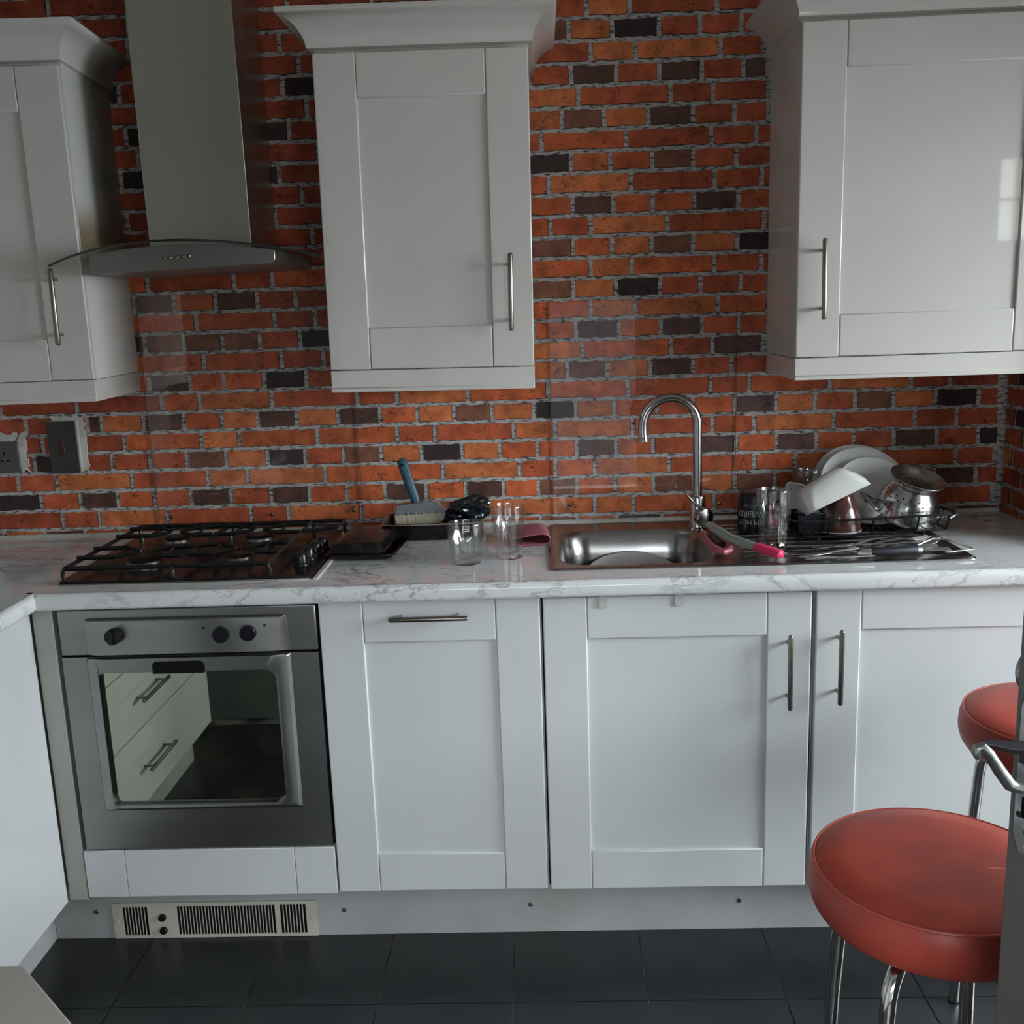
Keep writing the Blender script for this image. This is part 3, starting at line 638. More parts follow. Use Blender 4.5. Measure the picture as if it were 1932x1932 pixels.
# canopy box: top follows the glass, lower corners rounded
cx0, cx1 = -1.003, -.578
pts = [(cx0+.012,1.6015),(cx1-.010,1.6145)] if False else [(cx0+.014,1.602),(cx1-.012,1.611),(cx1-.002,1.616),(cx1,1.624)]
xs2 = [cx1+(cx0-cx1)*i/16 for i in range(17)]
pts += [(x, visor_z(x)-.005) for x in xs2]+[(cx0,1.614),(cx0+.004,1.606)]
MB().prism([(p[0]-hl.x,p[1]-hl.z) for p in pts], 'y', -.415, -.02).build('canopy', mat('hood_steel', (.36,.335,.31,1), .35, 1, bump=(60,.04,.002), stretch=(.05,1,1)), hd, .0015)
vz = MB(); rows_ = []
def visor_pt(u, v, th):
    # u across 0..1, v: 0 front .. 1 back ; front edge bows outwards
    x = -.800-.318+.636*u; s = (x+.800)/.318
    yf = -.372-.113*(1-s*s); 
    if v == 1: x = max(-1.066, min(-.505, x)); y = -.03
    elif v == .5: y = -.355
    else: y = yf
    return (x-hl.x, y, visor_z(-.800+.318*s)+th-hl.z)
topr = [[visor_pt(i/n, v, .0) for i in range(n+1)] for v in (0,.5,1)]
# the part behind the cabinet fronts is narrower, between the two cabinets
def clampx(p): return (max(-1.060-hl.x, min(-.510-hl.x, p[0])), p[1], p[2])
topr = [topr[0], topr[1], [(clampx(p)[0], -.345, p[2]) for p in topr[1]], [clampx(p) for p in topr[2]]]
vz.grid(topr).build('glass_visor', HOODGLASS, hd, solid=.005)
ve = MB().tube([visor_pt(i/n, 0, 0) for i in range(n+1)], .0027, 8).build('visor_edge', EDGEGLASS, hd); ve['label'] = 'dark glass front edge'
for i, x in enumerate((-.8305,-.8165,-.8020,-.7875,-.7730)):
    k = MB(); k.M = Matrix.Translation((x-hl.x,-.415,1.6315+.0008*i-hl.z)) @ Matrix.Rotation(pi/2,4,'X'); k.lathe([(.0048,0),(.0048,.001),(.0036,.0012),(.0036,.004),(.0028,.005),(0,.0053)], n=16).build('push_button', SATIN, hd)

# ------------------------------------------------------------------ clear splashback sheets
def splash(label, x0, x1, z0, z1, screws):
    t = thing('splashback_sheet', label, 'splashback', ((x0+x1)/2,-.002,z0)); l = t.location
    o = bx('sheet', (x0-l.x,x1-l.x,-.0035,-.0005,0,z1-z0), CLEAR, t); o.data.materials.append(PANE)
    for f in o.data.polygons:
        if f.normal.y < -.9: f.material_index = 1   # polished front face mirrors the room
    for a in ((x0,x0+.0012),(x1-.0012,x1)): bx('sheet_edge', (a[0]-l.x,a[1]-l.x,-.0038,-.0003,0,z1-z0), mat('sheet_edge_tint', (.10,.08,.07,1), .2), t)
    for x, z in screws:
        k = MB(); k.M = Matrix.Translation((x-l.x,-.0035,z-l.z)) @ Matrix.Rotation(pi/2,4,'X'); k.lathe([(.0055,0),(.0052,.002),(.002,.003),(0,.003)], n=14).build('screw', mat('splash_screw', (.12,.11,.10,1), .3, 1), t)
splash('clear splashback sheet screwed to the bricks behind the sink tap', .040,.5385,.915,1.503, ((.0775,1.455),(.085,.957),(.487,1.462),(.495,.949)))
splash('clear splashback sheet on the bricks behind the hob', -1.066,-.49,.915,1.565, ((-.515,.960),(-1.03,.955),(-.745,.955)))

# ------------------------------------------------------------------ electrical plates
def blob(b, x0, x1, z0, z1, seed, y=-.0042, amp=.006):
    rr = random.Random(seed); pts = []
    for k in range(72):
        t = k/72*4; e = int(t); f = t-e
        p = [(x0+(x1-x0)*f, z0),(x1, z0+(z1-z0)*f),(x1-(x1-x0)*f, z1),(x0, z1-(z1-z0)*f)][e]
        pts.append((p[0]+rr.uniform(-amp,amp), p[1]+rr.uniform(-amp,amp)))
    b.prism(pts, 'y', y, 0)
DARKPL = mat('dark_steel_plate', (.030,.029,.025,1), .45)
sw = thing('cooker_switch', 'tall dark metal cooker switch plate set in torn white plaster', 'switch', (-1.305,0,1.09)); sl_ = sw.location
b = MB(); blob(b, -1.338-sl_.x,-1.247-sl_.x,0,.156,3,-.004,.0045); b.build('plaster_patch', PLASTER, sw)
bx('back_box', (-1.345-sl_.x,-1.2615-sl_.x,-.012,-.004,-.001,.1435), SEALANT, sw, .001)
bx('plate', (-1.346-sl_.x,-1.2665-sl_.x,-.0165,-.012,-.001,.1425), DARKPL, sw, .001)
bx('rocker', (-1.316-sl_.x,-1.302-sl_.x,-.0185,-.0165,.052,.090), mat('red_rocker', (.055,.008,.007,1), .45), sw, .001)
so = thing('wall_socket', 'dark metal double socket in crumbling white plaster at the left edge', 'socket', (-1.51,0,1.095)); sl_ = so.location
b = MB(); blob(b, -1.50-sl_.x,-1.415-sl_.x,.002,.108,9,-.004,.0065); b.build('plaster_patch', PLASTER, so)
bx('plate', (-1.585-sl_.x,-1.437-sl_.x,-.013,-.004,0,.086), mat('socket_plate', (.075,.073,.065,1), .45), so, .0012)
for dx in (-1.475,-1.545):
    for (a, z, w_, h_) in ((0,.054,.0022,.005),(-.009,.033,.0035,.0022),(.009,.033,.0035,.0022)):
        bx('pin_hole', (dx+a-w_-sl_.x,dx+a+w_-sl_.x,-.0133,-.0125,z-h_,z+h_), BLACKGAP, so)
kc = thing('black_cable', 'black cable loop on the worktop at the left edge', 'cable', (-1.528,-.05,.906))
MB().tube([(-.08,-.02,.004),(-.03,-.01,.005),(.0,0,.03),(.008,.01,.045),(-.004,.015,.062),(-.03,.02,.066),(-.06,.02,.05),(-.07,.01,.03),(-.05,-.005,.006),(-.02,-.03,.004)], .004, 8).build('cord', BLKPLAS, kc)

# ------------------------------------------------------------------ gas hob
hb_ = thing('gas_hob', 'black four-burner gas hob with cast pan supports left of the grill pans', 'hob', (-.815,-.30,.906)); l = hb_.location
def H(x, y): return (x-l.x, y-l.y)
b = MB(); b.prism([(p[0]-l.x,p[1]-l.y) for p in rrect(-1.108,-.5185,-.548,-.045,.008,3)], 'z', 0, .0035); b.build('rim', SATIN, hb_)
b = MB(); b.prism([(p[0]-l.x,p[1]-l.y) for p in rrect(-1.1055,-.521,-.5455,-.0475,.008,3)], 'z', .0035, .009); b.build('hob_plate', BLKGLOSS, hb_, .002)
ALU = mat('burner_alloy', (.20,.19,.175,1), .35, 1)
burn = [(-.955,-.405,.043),(-.955,-.175,.034),(-.735,-.175,.040),(-.725,-.395,.030)]
for x, y, r in burn:
    x, y = H(x, y)
    base = MB().lathe([(r*1.15,.009),(r*1.15,.012),(r,.016),(r*.95,.023),(0,.023)], (x,y,0), 28).build('burner', ALU, hb_)
    MB().lathe([(r*.9,.023),(r*.92,.027),(r*.8,.031),(0,.032)], (x,y,0), 28).build('burner_cap', BLKMAT, base)
def support(x0, x1, y0, y1, cs, side):
    g = MB(); z = .036; q = .0046
    def bar(p, r, h=z, h2=None): g.tube([(p[0]-l.x,p[1]-l.y,h),(r[0]-l.x,r[1]-l.y,h if h2 is None else h2)], q*1.2, 4)
    cor = [(x0,y0),(x1,y0),(x1,y1),(x0,y1)]
    for i in range(4): bar(cor[i], cor[(i+1)%4])
    for cx, cy in cs:
        # two cross bars whose ends ride up over the side rail, and four arms bent towards the burner
        for dy in (-.048, .048):
            xo = (x0-.004, x1) if side < 0 else (x0, x1+.004)
            bar((xo[0],cy+dy), (cx-.055,cy+dy), z+.007); bar((xo[1],cy+dy), (cx+.055,cy+dy), z+.007)
            for dx in (-.055, .055):
                g.tube([(cx+dx-l.x,cy+dy-l.y,z+.007),(cx+dx*.62-l.x,cy+dy*.55-l.y,z+.007),(cx+dx*.22-l.x,cy+dy*.20-l.y,z+.007)], [q*1.2,q*1.1,q*.8], 4)
        g.tube([(cx-.055-l.x,cy-.048-l.y,z+.006),(cx-.062-l.x,cy-l.y,z+.002),(cx-.055-l.x,cy+.048-l.y,z+.006)], q*1.1, 4)
        g.tube([(cx+.055-l.x,cy-.048-l.y,z+.006),(cx+.062-l.x,cy-l.y,z+.002),(cx+.055-l.x,cy+.048-l.y,z+.006)], q*1.1, 4)
    for x, y in cor:
        dx = .012 if x == x0 else -.012; dy = .006 if y == y0 else -.006
        g.tube([(x-l.x,y-l.y,z),(x-dx*.4-l.x,y-dy*.5-l.y,.022),(x-dx*.2-l.x,y-dy*.3-l.y,.0095)], q, 6)
    return g.build('pan_support', BLKMAT, hb_)
support(-1.094,-.846,-.532,-.066, [(-.955,-.405),(-.955,-.175)], -1)
s2 = support(-.840,-.622,-.532,-.066, [(-.735,-.175),(-.725,-.395)], 1)
g = MB(); z = .037
g.tube([(-.622-l.x,-.066-l.y,z),(-.530-l.x,-.066-l.y,z),(-.535-l.x,-.15-l.y,z),(-.622-l.x,-.19-l.y,z)], .0052, 4); g.tube([(-.532-l.x,-.08-l.y,z),(-.528-l.x,-.075-l.y,.0095)], .004, 6)
g.build('support_wing', BLKMAT, hb_)
for x, y in ((-.567,-.440),(-.562,-.385),(-.556,-.330),(-.551,-.275)):
    k = MB().lathe([(.0205,.009),(.020,.013),(.0165,.016),(.0155,.034),(.0135,.037),(0,.0375)], (x-l.x,y-l.y,0), 24)
    k.box(x-.0035-l.x, x+.0035-l.x, y-.014-l.y, y+.014-l.y, .036, .041)
    k.build('hob_knob', BLKPLAS, hb_)
for x, y in ((-1.085,-.085),(-.845,-.07),(-.535,-.085)):
    MB().lathe([(.0032,.009),(.0032,.03),(.002,.034),(0,.0342)], (x-l.x,y-l.y,0), 10).build('chrome_pin', CHROME, hb_)

# ------------------------------------------------------------------ trays beside the hob
def tin(name, label, loc, rz, x, y, h, flare, inv, m, rim=.006):
    t = thing(name, label, 'baking tray', loc, rz)
    def ringz(dx, z, r=.018): return [(p[0], p[1], z) for p in rrect(-x/2-dx, x/2+dx, -y/2-dx, y/2+dx, r, 5)]
    b = MB()
    rings = [ringz(-.010,.001,.012),ringz(-.002,.004),ringz(flare*.5,h*.5),ringz(flare,h),ringz(flare+rim,h),ringz(flare+rim,h-.002),ringz(flare+.001,h-.003),ringz(flare*.5+.0012,h*.5),ringz(-.001,.0025),ringz(-.010,-.0005,.012)]
    n = len(rings[0]); vs = [p for r in rings for p in r]; fs = []
    for i in range(len(rings)-1):
        for k in range(n): fs.append((i*n+k, i*n+(k+1)%n, (i+1)*n+(k+1)%n, (i+1)*n+k))
    fs += [tuple(range(n)), tuple(range((len(rings)-1)*n, len(rings)*n))]
    if inv: vs = [(p[0], p[1], h-p[2]) for p in vs]
    o = b.add(vs, fs).build('tray_body', m, t); return t
tin('baking_tray', 'wide shallow black baking tray lying under an upturned tin, right of the hob', (-.428,-.262,.907), radians(-4), .150, .245, .016, .006, False, BLKGLOSS)
tin('roasting_tin', 'upturned glossy black tin on top of the baking tray, right of the hob', (-.440,-.262,.924), radians(-4), .118, .225, .024, .005, True, BLKGLOSS)
rt = tin('roasting_tray', 'black enamel roasting tray against the wall holding the scrubbing brush', (-.284,-.115,.907), radians(1.5), .215, .135, .046, .010, False, BLKGLOSS, .010)
MB().tube([(p[0],p[1],.0465) for p in rrect(-.127,.127,-.087,.087,.02,5)], .0022, 8, closed=True).build('tray_rim', CHROME, rt)
MB().box(.128,.131,-.06,-.02,-.0,.05).build('tray_flap', BLKPLAS, rt, .001)

# --- wide brush with blue handle
br = thing('wide_brush', 'wide brush with slate blue handle and cream bristles standing in the roasting tray', 'brush', (-.318,-.093,.942), rot=(radians(-8),0,0))
BLUE = mat('slate_blue_plastic', (.026,.085,.125,1), .45)
b = MB(); b.tube([(-.012,0,.040),(-.016,0,.062),(-.030,0,.105),(-.043,0,.150),(-.048,0,.163),(-.050,0,.168)], [.0095,.0125,.0135,.0142,.013,.008], 18, flat=.62)
hd_ = b.build('handle', BLUE, br)
k = MB(); k.M = Matrix.Translation((-.0455,-.0082,.151)) @ Matrix.Rotation(pi/2,4,'X'); k.lathe([(.0040,0),(.0040,.0012),(0,.0012)], n=14).build('hang_hole', BLACKGAP, hd_)
b = MB(); b.hexa([(-.068,-.016,.018),(.066,-.016,.022),(.066,.016,.022),(-.068,.016,.018)], [(-.066,-.011,.044),(.030,-.011,.054),(.030,.011,.054),(-.066,.011,.044)]); b.build('ferrule', mat('blue_grey_ferrule', (.135,.16,.19,1), .35), br, .003)
b = MB(); P_ = []
for i in range(30):
    for s_ in (-1, 1): pass
n_ = 34; front = []
for i in range(n_+1):
    u_ = i/n_; x_ = -.068+.134*u_; front.append((x_, .018+.004*u_+.003*sin(i*2.3)+.0015*sin(i*5.1)))
pts = [(-.066,-.008),(.060,-.006)]+[(x_, z_) for x_, z_ in front[::-1]]
b.prism(pts, 'y', -.0185, .0185); b.build('bristles', mat('cream_bristles', (.46,.40,.29,1), .8, bump=(300,.8,.003), stretch=(1,1,.06)), br)
b = MB(); sh = [(-.072,-.010),(.066,-.008),(.079,.028),(.060,.050),(.034,.0585),(-.02,.055),(-.078,.047)]
b.prism(sh, 'y', -.0215, .0215); b.build('plastic_sleeve', pane_mat('thin_plastic', (.93,.93,.91,1), .06, .12), br, .006)

# --- crumpled black bag
bag = thing('plastic_bag', 'crumpled shiny black plastic bag in the right end of the roasting tray', 'bag', (-.197,-.10,.952))
bm = bmesh.new(); bmesh.ops.create_icosphere(bm, subdivisions=4, radius=1); rr = random.Random(4)
dirs = [(Vector((rr.uniform(-1,1),rr.uniform(-1,1),rr.uniform(-1,1))).normalized(), rr.uniform(2,9), rr.uniform(0,6)) for _ in range(16)]
for v in bm.verts:
    d = v.co.normalized(); a = 1+sum(abs(sin(d.dot(q)*f+ph))*.10-.05 for q, f, ph in dirs)
    v.co = Vector((d.x*.052*a, d.y*.036*a, max(-.012, d.z*.034*a+.010+.014*d.x)))
me = bpy.data.meshes.new('bag'); bm.to_mesh(me); bm.free(); me.materials.append(mat('bag_film', (.010,.012,.016,1), .2)); me.shade_flat()
o = bpy.data.objects.new('bag_film', me); COL.objects.link(o); o.parent = bag

# ------------------------------------------------------------------ drinking glasses
def tumbler(label, loc, rt_, rb_, h, split, rz=0):
    t = thing('drinking_glass', label, 'glass', loc, rz)
    k = 9
    def rf(a, r, z):
        if z < .004 or z > h*split+.006: return 1
        e = min(1, (h*split+.006-z)/.012); return 1-.095*e*(abs(cos(a*k/2))**1.3)
    def rad(z): return rb_+(rt_*.955-rb_)*(z/(h*split)) if z <= h*split else rt_*.985+(rt_-rt_*.985)*((z-h*split)/(h*(1-split)))
    zs = [.0015,.006,.015,h*.22,h*.36,h*split-.012,h*split-.004,h*split+.003,h*split+.010,h*.82,h-.002]
    prof = [(rb_-.002,0)]+[(rad(z), z) for z in zs]+[(rt_-.0006,h),(rt_-.0022,h),(rt_-.0030,h-.002)]
    wl_ = .0023
    prof += [(rad(z)-wl_-(.002 if z < h*split else 0), z) for z in (h*.82,h*split+.010,h*split-.004,h*.36,h*.2,.018)]+[(rb_*.6,.0125),(0,.012)]
    prof = [(0,.0)]+prof
    b = MB(); b.lathe(prof, n=72, rf=lambda a, r, z: rf(a, r, z) if r > 0 else 1)
    b.build('glass_body', GLASS, t); return t
tumbler('short clear fluted glass tumbler on the worktop in front of the roasting tray', (-.1725,-.432,.9062), .0435, .0345, .098, .62, .2)
tumbler('tall clear fluted glass on the worktop beside the pink cloth', (-.0735,-.385,.9062), .0405, .0335, .128, .64)
tumbler('tall clear fluted glass on the drainer in front of the black mug', (.5655,-.352,.9125), .0415, .0335, .135, .66, .3)
tumbler('clear glass behind the upturned white bowls in the dish rack, only its rim showing', (.708,-.105,.923), .0385, .031, .130, .64)

# --- pink cloth
cl = thing('pink_cloth', 'folded ribbed pink cloth left of the sink', 'cloth', (-.01,-.205,.907), rz=radians(4))
prof_ = [(-.075,.002),(-.03,.002),(.020,.002),(.030,.006),(.0325,.014),(.028,.024),(.015,.029),(-.01,.0285),(-.04,.025),(-.075,.020)]
rows_ = []
for j in range(13):
    y_ = -.075+.15*j/12; w_ = .0015*sin(j*1.7); rows_.append([(p[0]+w_, y_, p[1]*(1+.10*sin(j*.9+p[0]*20))) for p in prof_])
MB().grid(rows_).build('cloth', mat('pink_waffle', (.36,.105,.13,1), .9, bump=(160,.8,.003), stretch=(3,.4,1)), cl, solid=.004, sub=2)

# ------------------------------------------------------------------ sink
sk = thing('kitchen_sink', 'stainless steel inset sink with grooved drainer', 'sink', (.5,-.285,.906)); l = sk.location
SX0, SX1, SY0, SY1 = .022, .985, -.534, -.034; ZS = .0030
bx0, bx1, by0, by1, bd = .052, .412, -.490, -.128, -.150
out_ = rrect(SX0-l.x, SX1-l.x, SY0-l.y, SY1-l.y, .018, 6); inn = rrect(bx0-l.x, bx1-l.x, by0-l.y, by1-l.y, .075, 6)
b = MB(); n = len(out_)
def R3(pts, z): return [(p[0], p[1], z) for p in pts]
def inset(d, z): return R3(rrect(bx0+d-l.x, bx1-d-l.x, by0+d-l.y, by1-d-l.y, .075-d*.3, 6), z)
def outset(d, z): return R3(rrect(SX0+d-l.x, SX1-d-l.x, SY0+d-l.y, SY1-d-l.y, .018, 6), z)
rings = [outset(0,.0003),outset(.001,.0028),outset(.006,.0045),outset(.012,.0030)]
rings += [inset(-.012,.0026),inset(-.004,.0016),inset(0,-.003),inset(.006,-.012),inset(.014,-.06),inset(.022,bd+.03),inset(.032,bd+.010),inset(.055,bd),inset(.14,bd-.002)]
vs = [p for r in rings for p in r]; fs = []
for i in range(len(rings)-1):
    for k in range(n): fs.append((i*n+k, i*n+(k+1)%n, (i+1)*n+(k+1)%n, (i+1)*n+k))
fs.append(tuple(range((len(rings)-1)*n, len(rings)*n)))
b.add(vs, fs).build('sink_bowl', SINKST, sk)
for i in range(9):
    y_ = -.455+.043*i
    MB().tube([(.478-l.x,y_-l.y,.0022),(.490-l.x,y_-l.y,.0042),(.93-l.x,y_-l.y,.0042),(.945-l.x,y_-l.y,.0022)], [.004,.0055,.0055,.004], 8, flat=.5).build('drainer_ridge', SINKST, sk)
MB().lathe([(.034,.0),(.034,.003),(.028,.004),(.022,.001),(0,.001)], (.235-l.x,-.31-l.y,bd-.002), 26).build('sink_waste', CHROME, sk)
def plate_prof(r, w=.62, h=.016): return [(0,0),(r*w*.9,0),(r*w,.002),(r*.96,h-.002),(r,h),(r-.001,h+.003),(r*.94,h+.0015),(r*w+.004,.006),(r*w*.9,.004),(0,.004)]
def dish(name, label, cat, loc, rot, prof, m=CERAMIC, group=None, n=56, part='plate_body'):
    t = thing(name, label, cat, loc, rot=rot, group=group); MB().lathe(prof, n=n).build(part, m, t); return t
dish('dinner_plate', 'white plate leaning inside the sink bowl', 'plate', (.232,-.288,.798), (radians(21),0,0), plate_prof(.128))

# --- mixer tap
TAPM = mat('dull_chrome', (.46,.445,.43,1), .17, 1, noise=(40,(.36,.35,.34,1),.5,.8))
tp = thing('mixer_tap', 'chrome swan-neck mixer tap with side lever behind the sink', 'tap', (.4165,-.128,.9085))
MB().lathe([(.0255,0),(.0255,.003),(.0215,.006),(.0205,.010),(.0205,.082),(.019,.086),(.014,.087),(0,.087)], n=28).build('tap_body', TAPM, tp)
path = [(0,0,.08),(0,0,.20),(0,0,.262)]+arc((-.0715,0,.275),.0715,0,pi*1.0,18)+[(-.1435,-.002,.255),(-.1425,-.003,.243)]
path = [(p[0], p[1]+.35*p[0]*.3, p[2]) for p in path]
MB().tube(path, .0122, 16).build('spout', TAPM, tp)
e_ = path[-1]; MB().lathe([(.0122,.012),(.0126,.004),(.0155,-.004),(.0155,-.006),(.010,-.006),(0,-.005)], e_, 22).build('spout_nozzle', TAPM, tp)
k = MB(); k.M = Matrix.Translation((.006,-.016,.036)) @ Matrix.Rotation(radians(22),4,'Z') @ Matrix.Rotation(pi/2,4,'X')
lv = k.lathe([(.018,0),(.0225,.002),(.0245,.006),(.0245,.022),(.022,.027),(.012,.030),(0,.031)], n=30).build('mixer_cartridge', TAPM, tp)
MB().tube([(.012,-.036,.058),(-.004,-.036,.066),(-.020,-.037,.083),(-.034,-.038,.099),(-.038,-.038,.104)], [.0075,.0055,.0042,.0042,.003], 12, flat=.7).build('lever', TAPM, tp)

# ------------------------------------------------------------------ things on the drainer
ZD = .9125
mg = thing('black_mug', 'black mug with white lettering standing upside down on the drainer behind a glass', 'mug', (.552,-.196,ZD))
rm, hm_ = .0425, .104
MB().lathe([(rm-.003,.0),(rm,.001),(rm,hm_-.010),(rm-.003,hm_-.003),(rm-.012,hm_),(0,hm_-.002),(0,hm_-.008),(rm-.008,hm_-.009),(rm-.0035,hm_-.016),(rm-.0035,.001)], n=48).build('mug_body', BLKPLAS, mg)
MB().tube([(.035,.02,.078),(.055,.035,.076),(.064,.043,.055),(.055,.035,.032),(.035,.02,.026)], .0062, 10, flat=.7).build('mug_handle', BLKPLAS, mg)
def wrapped_text(body, size, zc, a0, parent, m, name='lettering'):
    c = bpy.data.curves.new('t', 'FONT'); c.body = body; c.size = size; c.align_x = 'CENTER'; c.align_y = 'CENTER'
    o = bpy.data.objects.new('t', c); COL.objects.link(o); bpy.context.view_layer.update()
    me = bpy.data.meshes.new_from_object(o.evaluated_get(bpy.context.evaluated_depsgraph_get())); bpy.data.objects.remove(o)
    bm = bmesh.new(); bm.from_mesh(me); bmesh.ops.triangulate(bm, faces=bm.faces); bmesh.ops.subdivide_edges(bm, edges=[e for e in bm.edges if e.calc_length() > size*.25], cuts=2)
    for v in bm.verts:
        x, z = -v.co.x, -v.co.y            # the mug stands on its rim, so the print is upside down
        a = a0 + x/rm; v.co = Vector(((rm+.0004)*cos(a), (rm+.0004)*sin(a), zc+z))
    bm.to_mesh(me); bm.free(); me.materials.append(m)
    q = bpy.data.objects.new(name, me); COL.objects.link(q); q.parent = parent; return q
INK = mat('white_print', (.42,.42,.42,1), .5)
A0 = radians(-118)
wrapped_text("I'M NOT", .017, .030, A0, mg, INK); wrapped_text('WEIRD', .022, .052, A0, mg, INK); wrapped_text('gifted', .014, .072, A0, mg, mat('grey_print', (.12,.12,.12,1), .5))

db = thing('dish_brush', 'dish brush with pink head, clear handle and hot pink grip on the drainer', 'brush', (.47,-.42,ZD))
CLEARH = mat('clear_green_plastic', (.62,.74,.72,1), .15, trans=.75, ior=1.4)
hp = [(.425,-.272,.036),(.434,-.33,.034),(.452,-.395,.030),(.478,-.440,.026),(.503,-.470,.022)]
MB().tube([(p[0]-.47,p[1]+.42,p[2]) for p in hp], [.010,.014,.0125,.0125,.0125], 16, flat=.75).build('clear_handle', CLEARH, db)
gp = [(.501,-.468,.022),(.513,-.482,.0205),(.532,-.503,.0175),(.546,-.519,.0145),(.550,-.523,.013)]
b = MB().tube([(p[0]-.47,p[1]+.42,p[2]) for p in gp], [.0135,.0145,.0145,.0135,.006], 8, flat=.8); b.build('pink_grip', PINK, db, .001)
hp = [(.410,-.262,.012),(.409,-.33,.010),(.413,-.40,.009),(.420,-.445,.009),(.432,-.462,.010),(.443,-.455,.012),(.449,-.435,.016)]
MB().tube([(p[0]-.47,p[1]+.42,p[2]) for p in hp], [.009,.010,.0105,.0105,.0095,.0085,.006], 12, flat=.8).build('brush_head', ROSE, db)
MB().tube([(.426-.47,-.30+.42,.020),(.425-.47,-.36+.42,.018),(.432-.47,-.415+.42,.017)], .0095, 10).build('brush_bristles', BLKPLAS, db)

# --- dish rack
rk = thing('dish_rack', 'black wire dish rack on the drainer full of washed dishes', 'dish rack', (.628,-.352,ZD), rz=radians(8)); WR = BLKPLAS
Lx, Ly, Hr = .390, .255, .052
def wire(name, path, r=.0026, closed=False): return MB().tube(path, r, 6, closed=closed).build(name, WR, rk)
top_ = [(p[0],p[1],Hr) for p in rrect(-.012, Lx+.012, -.008, Ly+.008, .03, 5)]; bot_ = [(p[0],p[1],.012) for p in rrect(.004, Lx-.004, .004, Ly-.004, .025, 5)]
wire('top_rail', top_, .0032, True); wire('bottom_rail', bot_, .0026, True)
for x in (.012,.075,.185,.300,.378): 
    for y, yo in ((.004,-.008),(Ly-.004,Ly+.008)): wire('upright', [(x,yo,Hr),(x,yo*.6+y*.4,.03),(x,y,.012)])
for y in (.06,.13,.20):
    for x, xo in ((.004,-.012),(Lx-.004,Lx+.012)): wire('upright', [(xo,y,Hr),(x,y,.012)])
for i in range(11): 
    x = .02+i*.035; wire('floor_wire', [(x,.004,.0125),(x,Ly-.004,.0125)], .0018)
for i in range(7):
    x = .130+i*.033; wire('plate_divider', [(x,.10,.014),(x+.006,.11,.035),(x-.004,.125,.045),(x+.008,.14,.035),(x,.155,.045),(x,.175,.014)], .0022)
for x in (.06, Lx-.06):
    for y in (.03, Ly-.03): MB().lathe([(.007,0),(.006,.010),(0,.012)], (x,y,0), 12).build('foot', WR, rk)

# --- dishes in the rack
def sq_bowl(label, loc, rot, a, h, group=None, cup=False):
    t = thing('square_bowl', label, 'bowl', loc, rot=rot, group=group)
    # square mouth upwards at z = 0, closed base at z = -h
    def rr4(d, z, r): return [(p[0],p[1],z) for p in rrect(-a+d, a-d, -a+d, a-d, r, 6)]
    R_ = [rr4(0,0,.018),rr4(.004,-h*.35,.022),rr4(.013,-h*.75,.03),rr4(.024,-h*.95,.03),rr4(.034,-h,.028),rr4(.034,-h+.004,.028),rr4(.028,-h*.93+.004,.03),rr4(.017,-h*.72,.03),rr4(.008,-h*.35,.02),rr4(.004,0,.016)]
    n = len(R_[0]); vs = [p for r in R_ for p in r]; m_ = len(R_); fs = []
    for i in range(m_):
        if i == 4: continue
        j = (i+1)%m_
        for k in range(n): fs.append((i*n+k, i*n+(k+1)%n, j*n+(k+1)%n, j*n+k))
    fs += [tuple(range(4*n,5*n)), tuple(range(5*n,6*n))]
    MB().add(vs, fs).build('bowl_body', CERAMIC, t); return t
pb = thing('brown_pot', 'glossy dark brown pot standing upside down in the front of the dish rack', 'pot', (.7445,-.275,ZD+.0145))
MB().lathe([(.052,0),(.0535,.001),(.054,.004),(.051,.04),(.046,.055),(.0445,.060),(.042,.064),(.034,.085),(.031,.092),(.029,.094),(0,.094),(0,.089),(.027,.088),(.042,.055),(.050,.002)], n=44).build('pot_body', PLUM, pb)
MB().tube([(.0535*cos(i*2*pi/44),.0535*sin(i*2*pi/44),.001) for i in range(44)], .0016, 6, closed=True).build('pot_rim', mat('worn_rim', (.35,.33,.31,1), .4), pb)
bp = thing('black_dish', 'black square dish standing on edge in the left of the dish rack', 'dish', (.672,-.300,ZD+.0155), rz=radians(6))
b = MB(); b.box(-.036,.030,-.004,.0,0,.048); b.box(-.036,-.032,0,.05,0,.048); b.box(.026,.030,0,.05,0,.048); b.box(-.036,.030,0,.05,0,.004); b.box(-.036,.030,0,.05,.044,.048)
b.build('dish_body', BLKPLAS, bp, .002)
sq_bowl('uppermost upturned white square bowl, tilted over the brown pot', (.722,-.268,1.000), (radians(180-20),radians(-29),radians(10)), .078, .062, 'upturned square bowls')
sq_bowl('lower upturned white square bowl, sandwiched between the upper bowl and the brown pot', (.740,-.250,.996), (radians(180-18),radians(-23),radians(8)), .078, .056, 'upturned square bowls')
sq_bowl('white square bowl on its side at the left end of the dish rack', (.655,-.20,.992), (radians(8),radians(-84),radians(22)), .042, .040, 'upturned square bowls')
for i, (lab, x, y, z, r, ry) in enumerate((('rearmost large white plate standing in the dish rack by the wall', .838,-.105,1.0065,.114,2), ('middle large white plate standing in the dish rack', .845,-.132,1.0045,.112,4), ('front white plate with round raised well, standing behind the colander', .862,-.158,.994,.098,7))):
    dish('dinner_plate', lab, 'plate', (x,y,z), (radians(52),0,radians(-6+ry)), plate_prof(r), group='plates in the dish rack')
COLST = mat('colander_steel', (.60,.59,.575,1), .2, 1, noise=(30,(.5,.49,.48,1),.5,.8))
co = thing('colander', 'stainless steel colander upside down on the right of the dish rack', 'colander', (.932,-.200,.948), rot=(radians(18),radians(11),0))
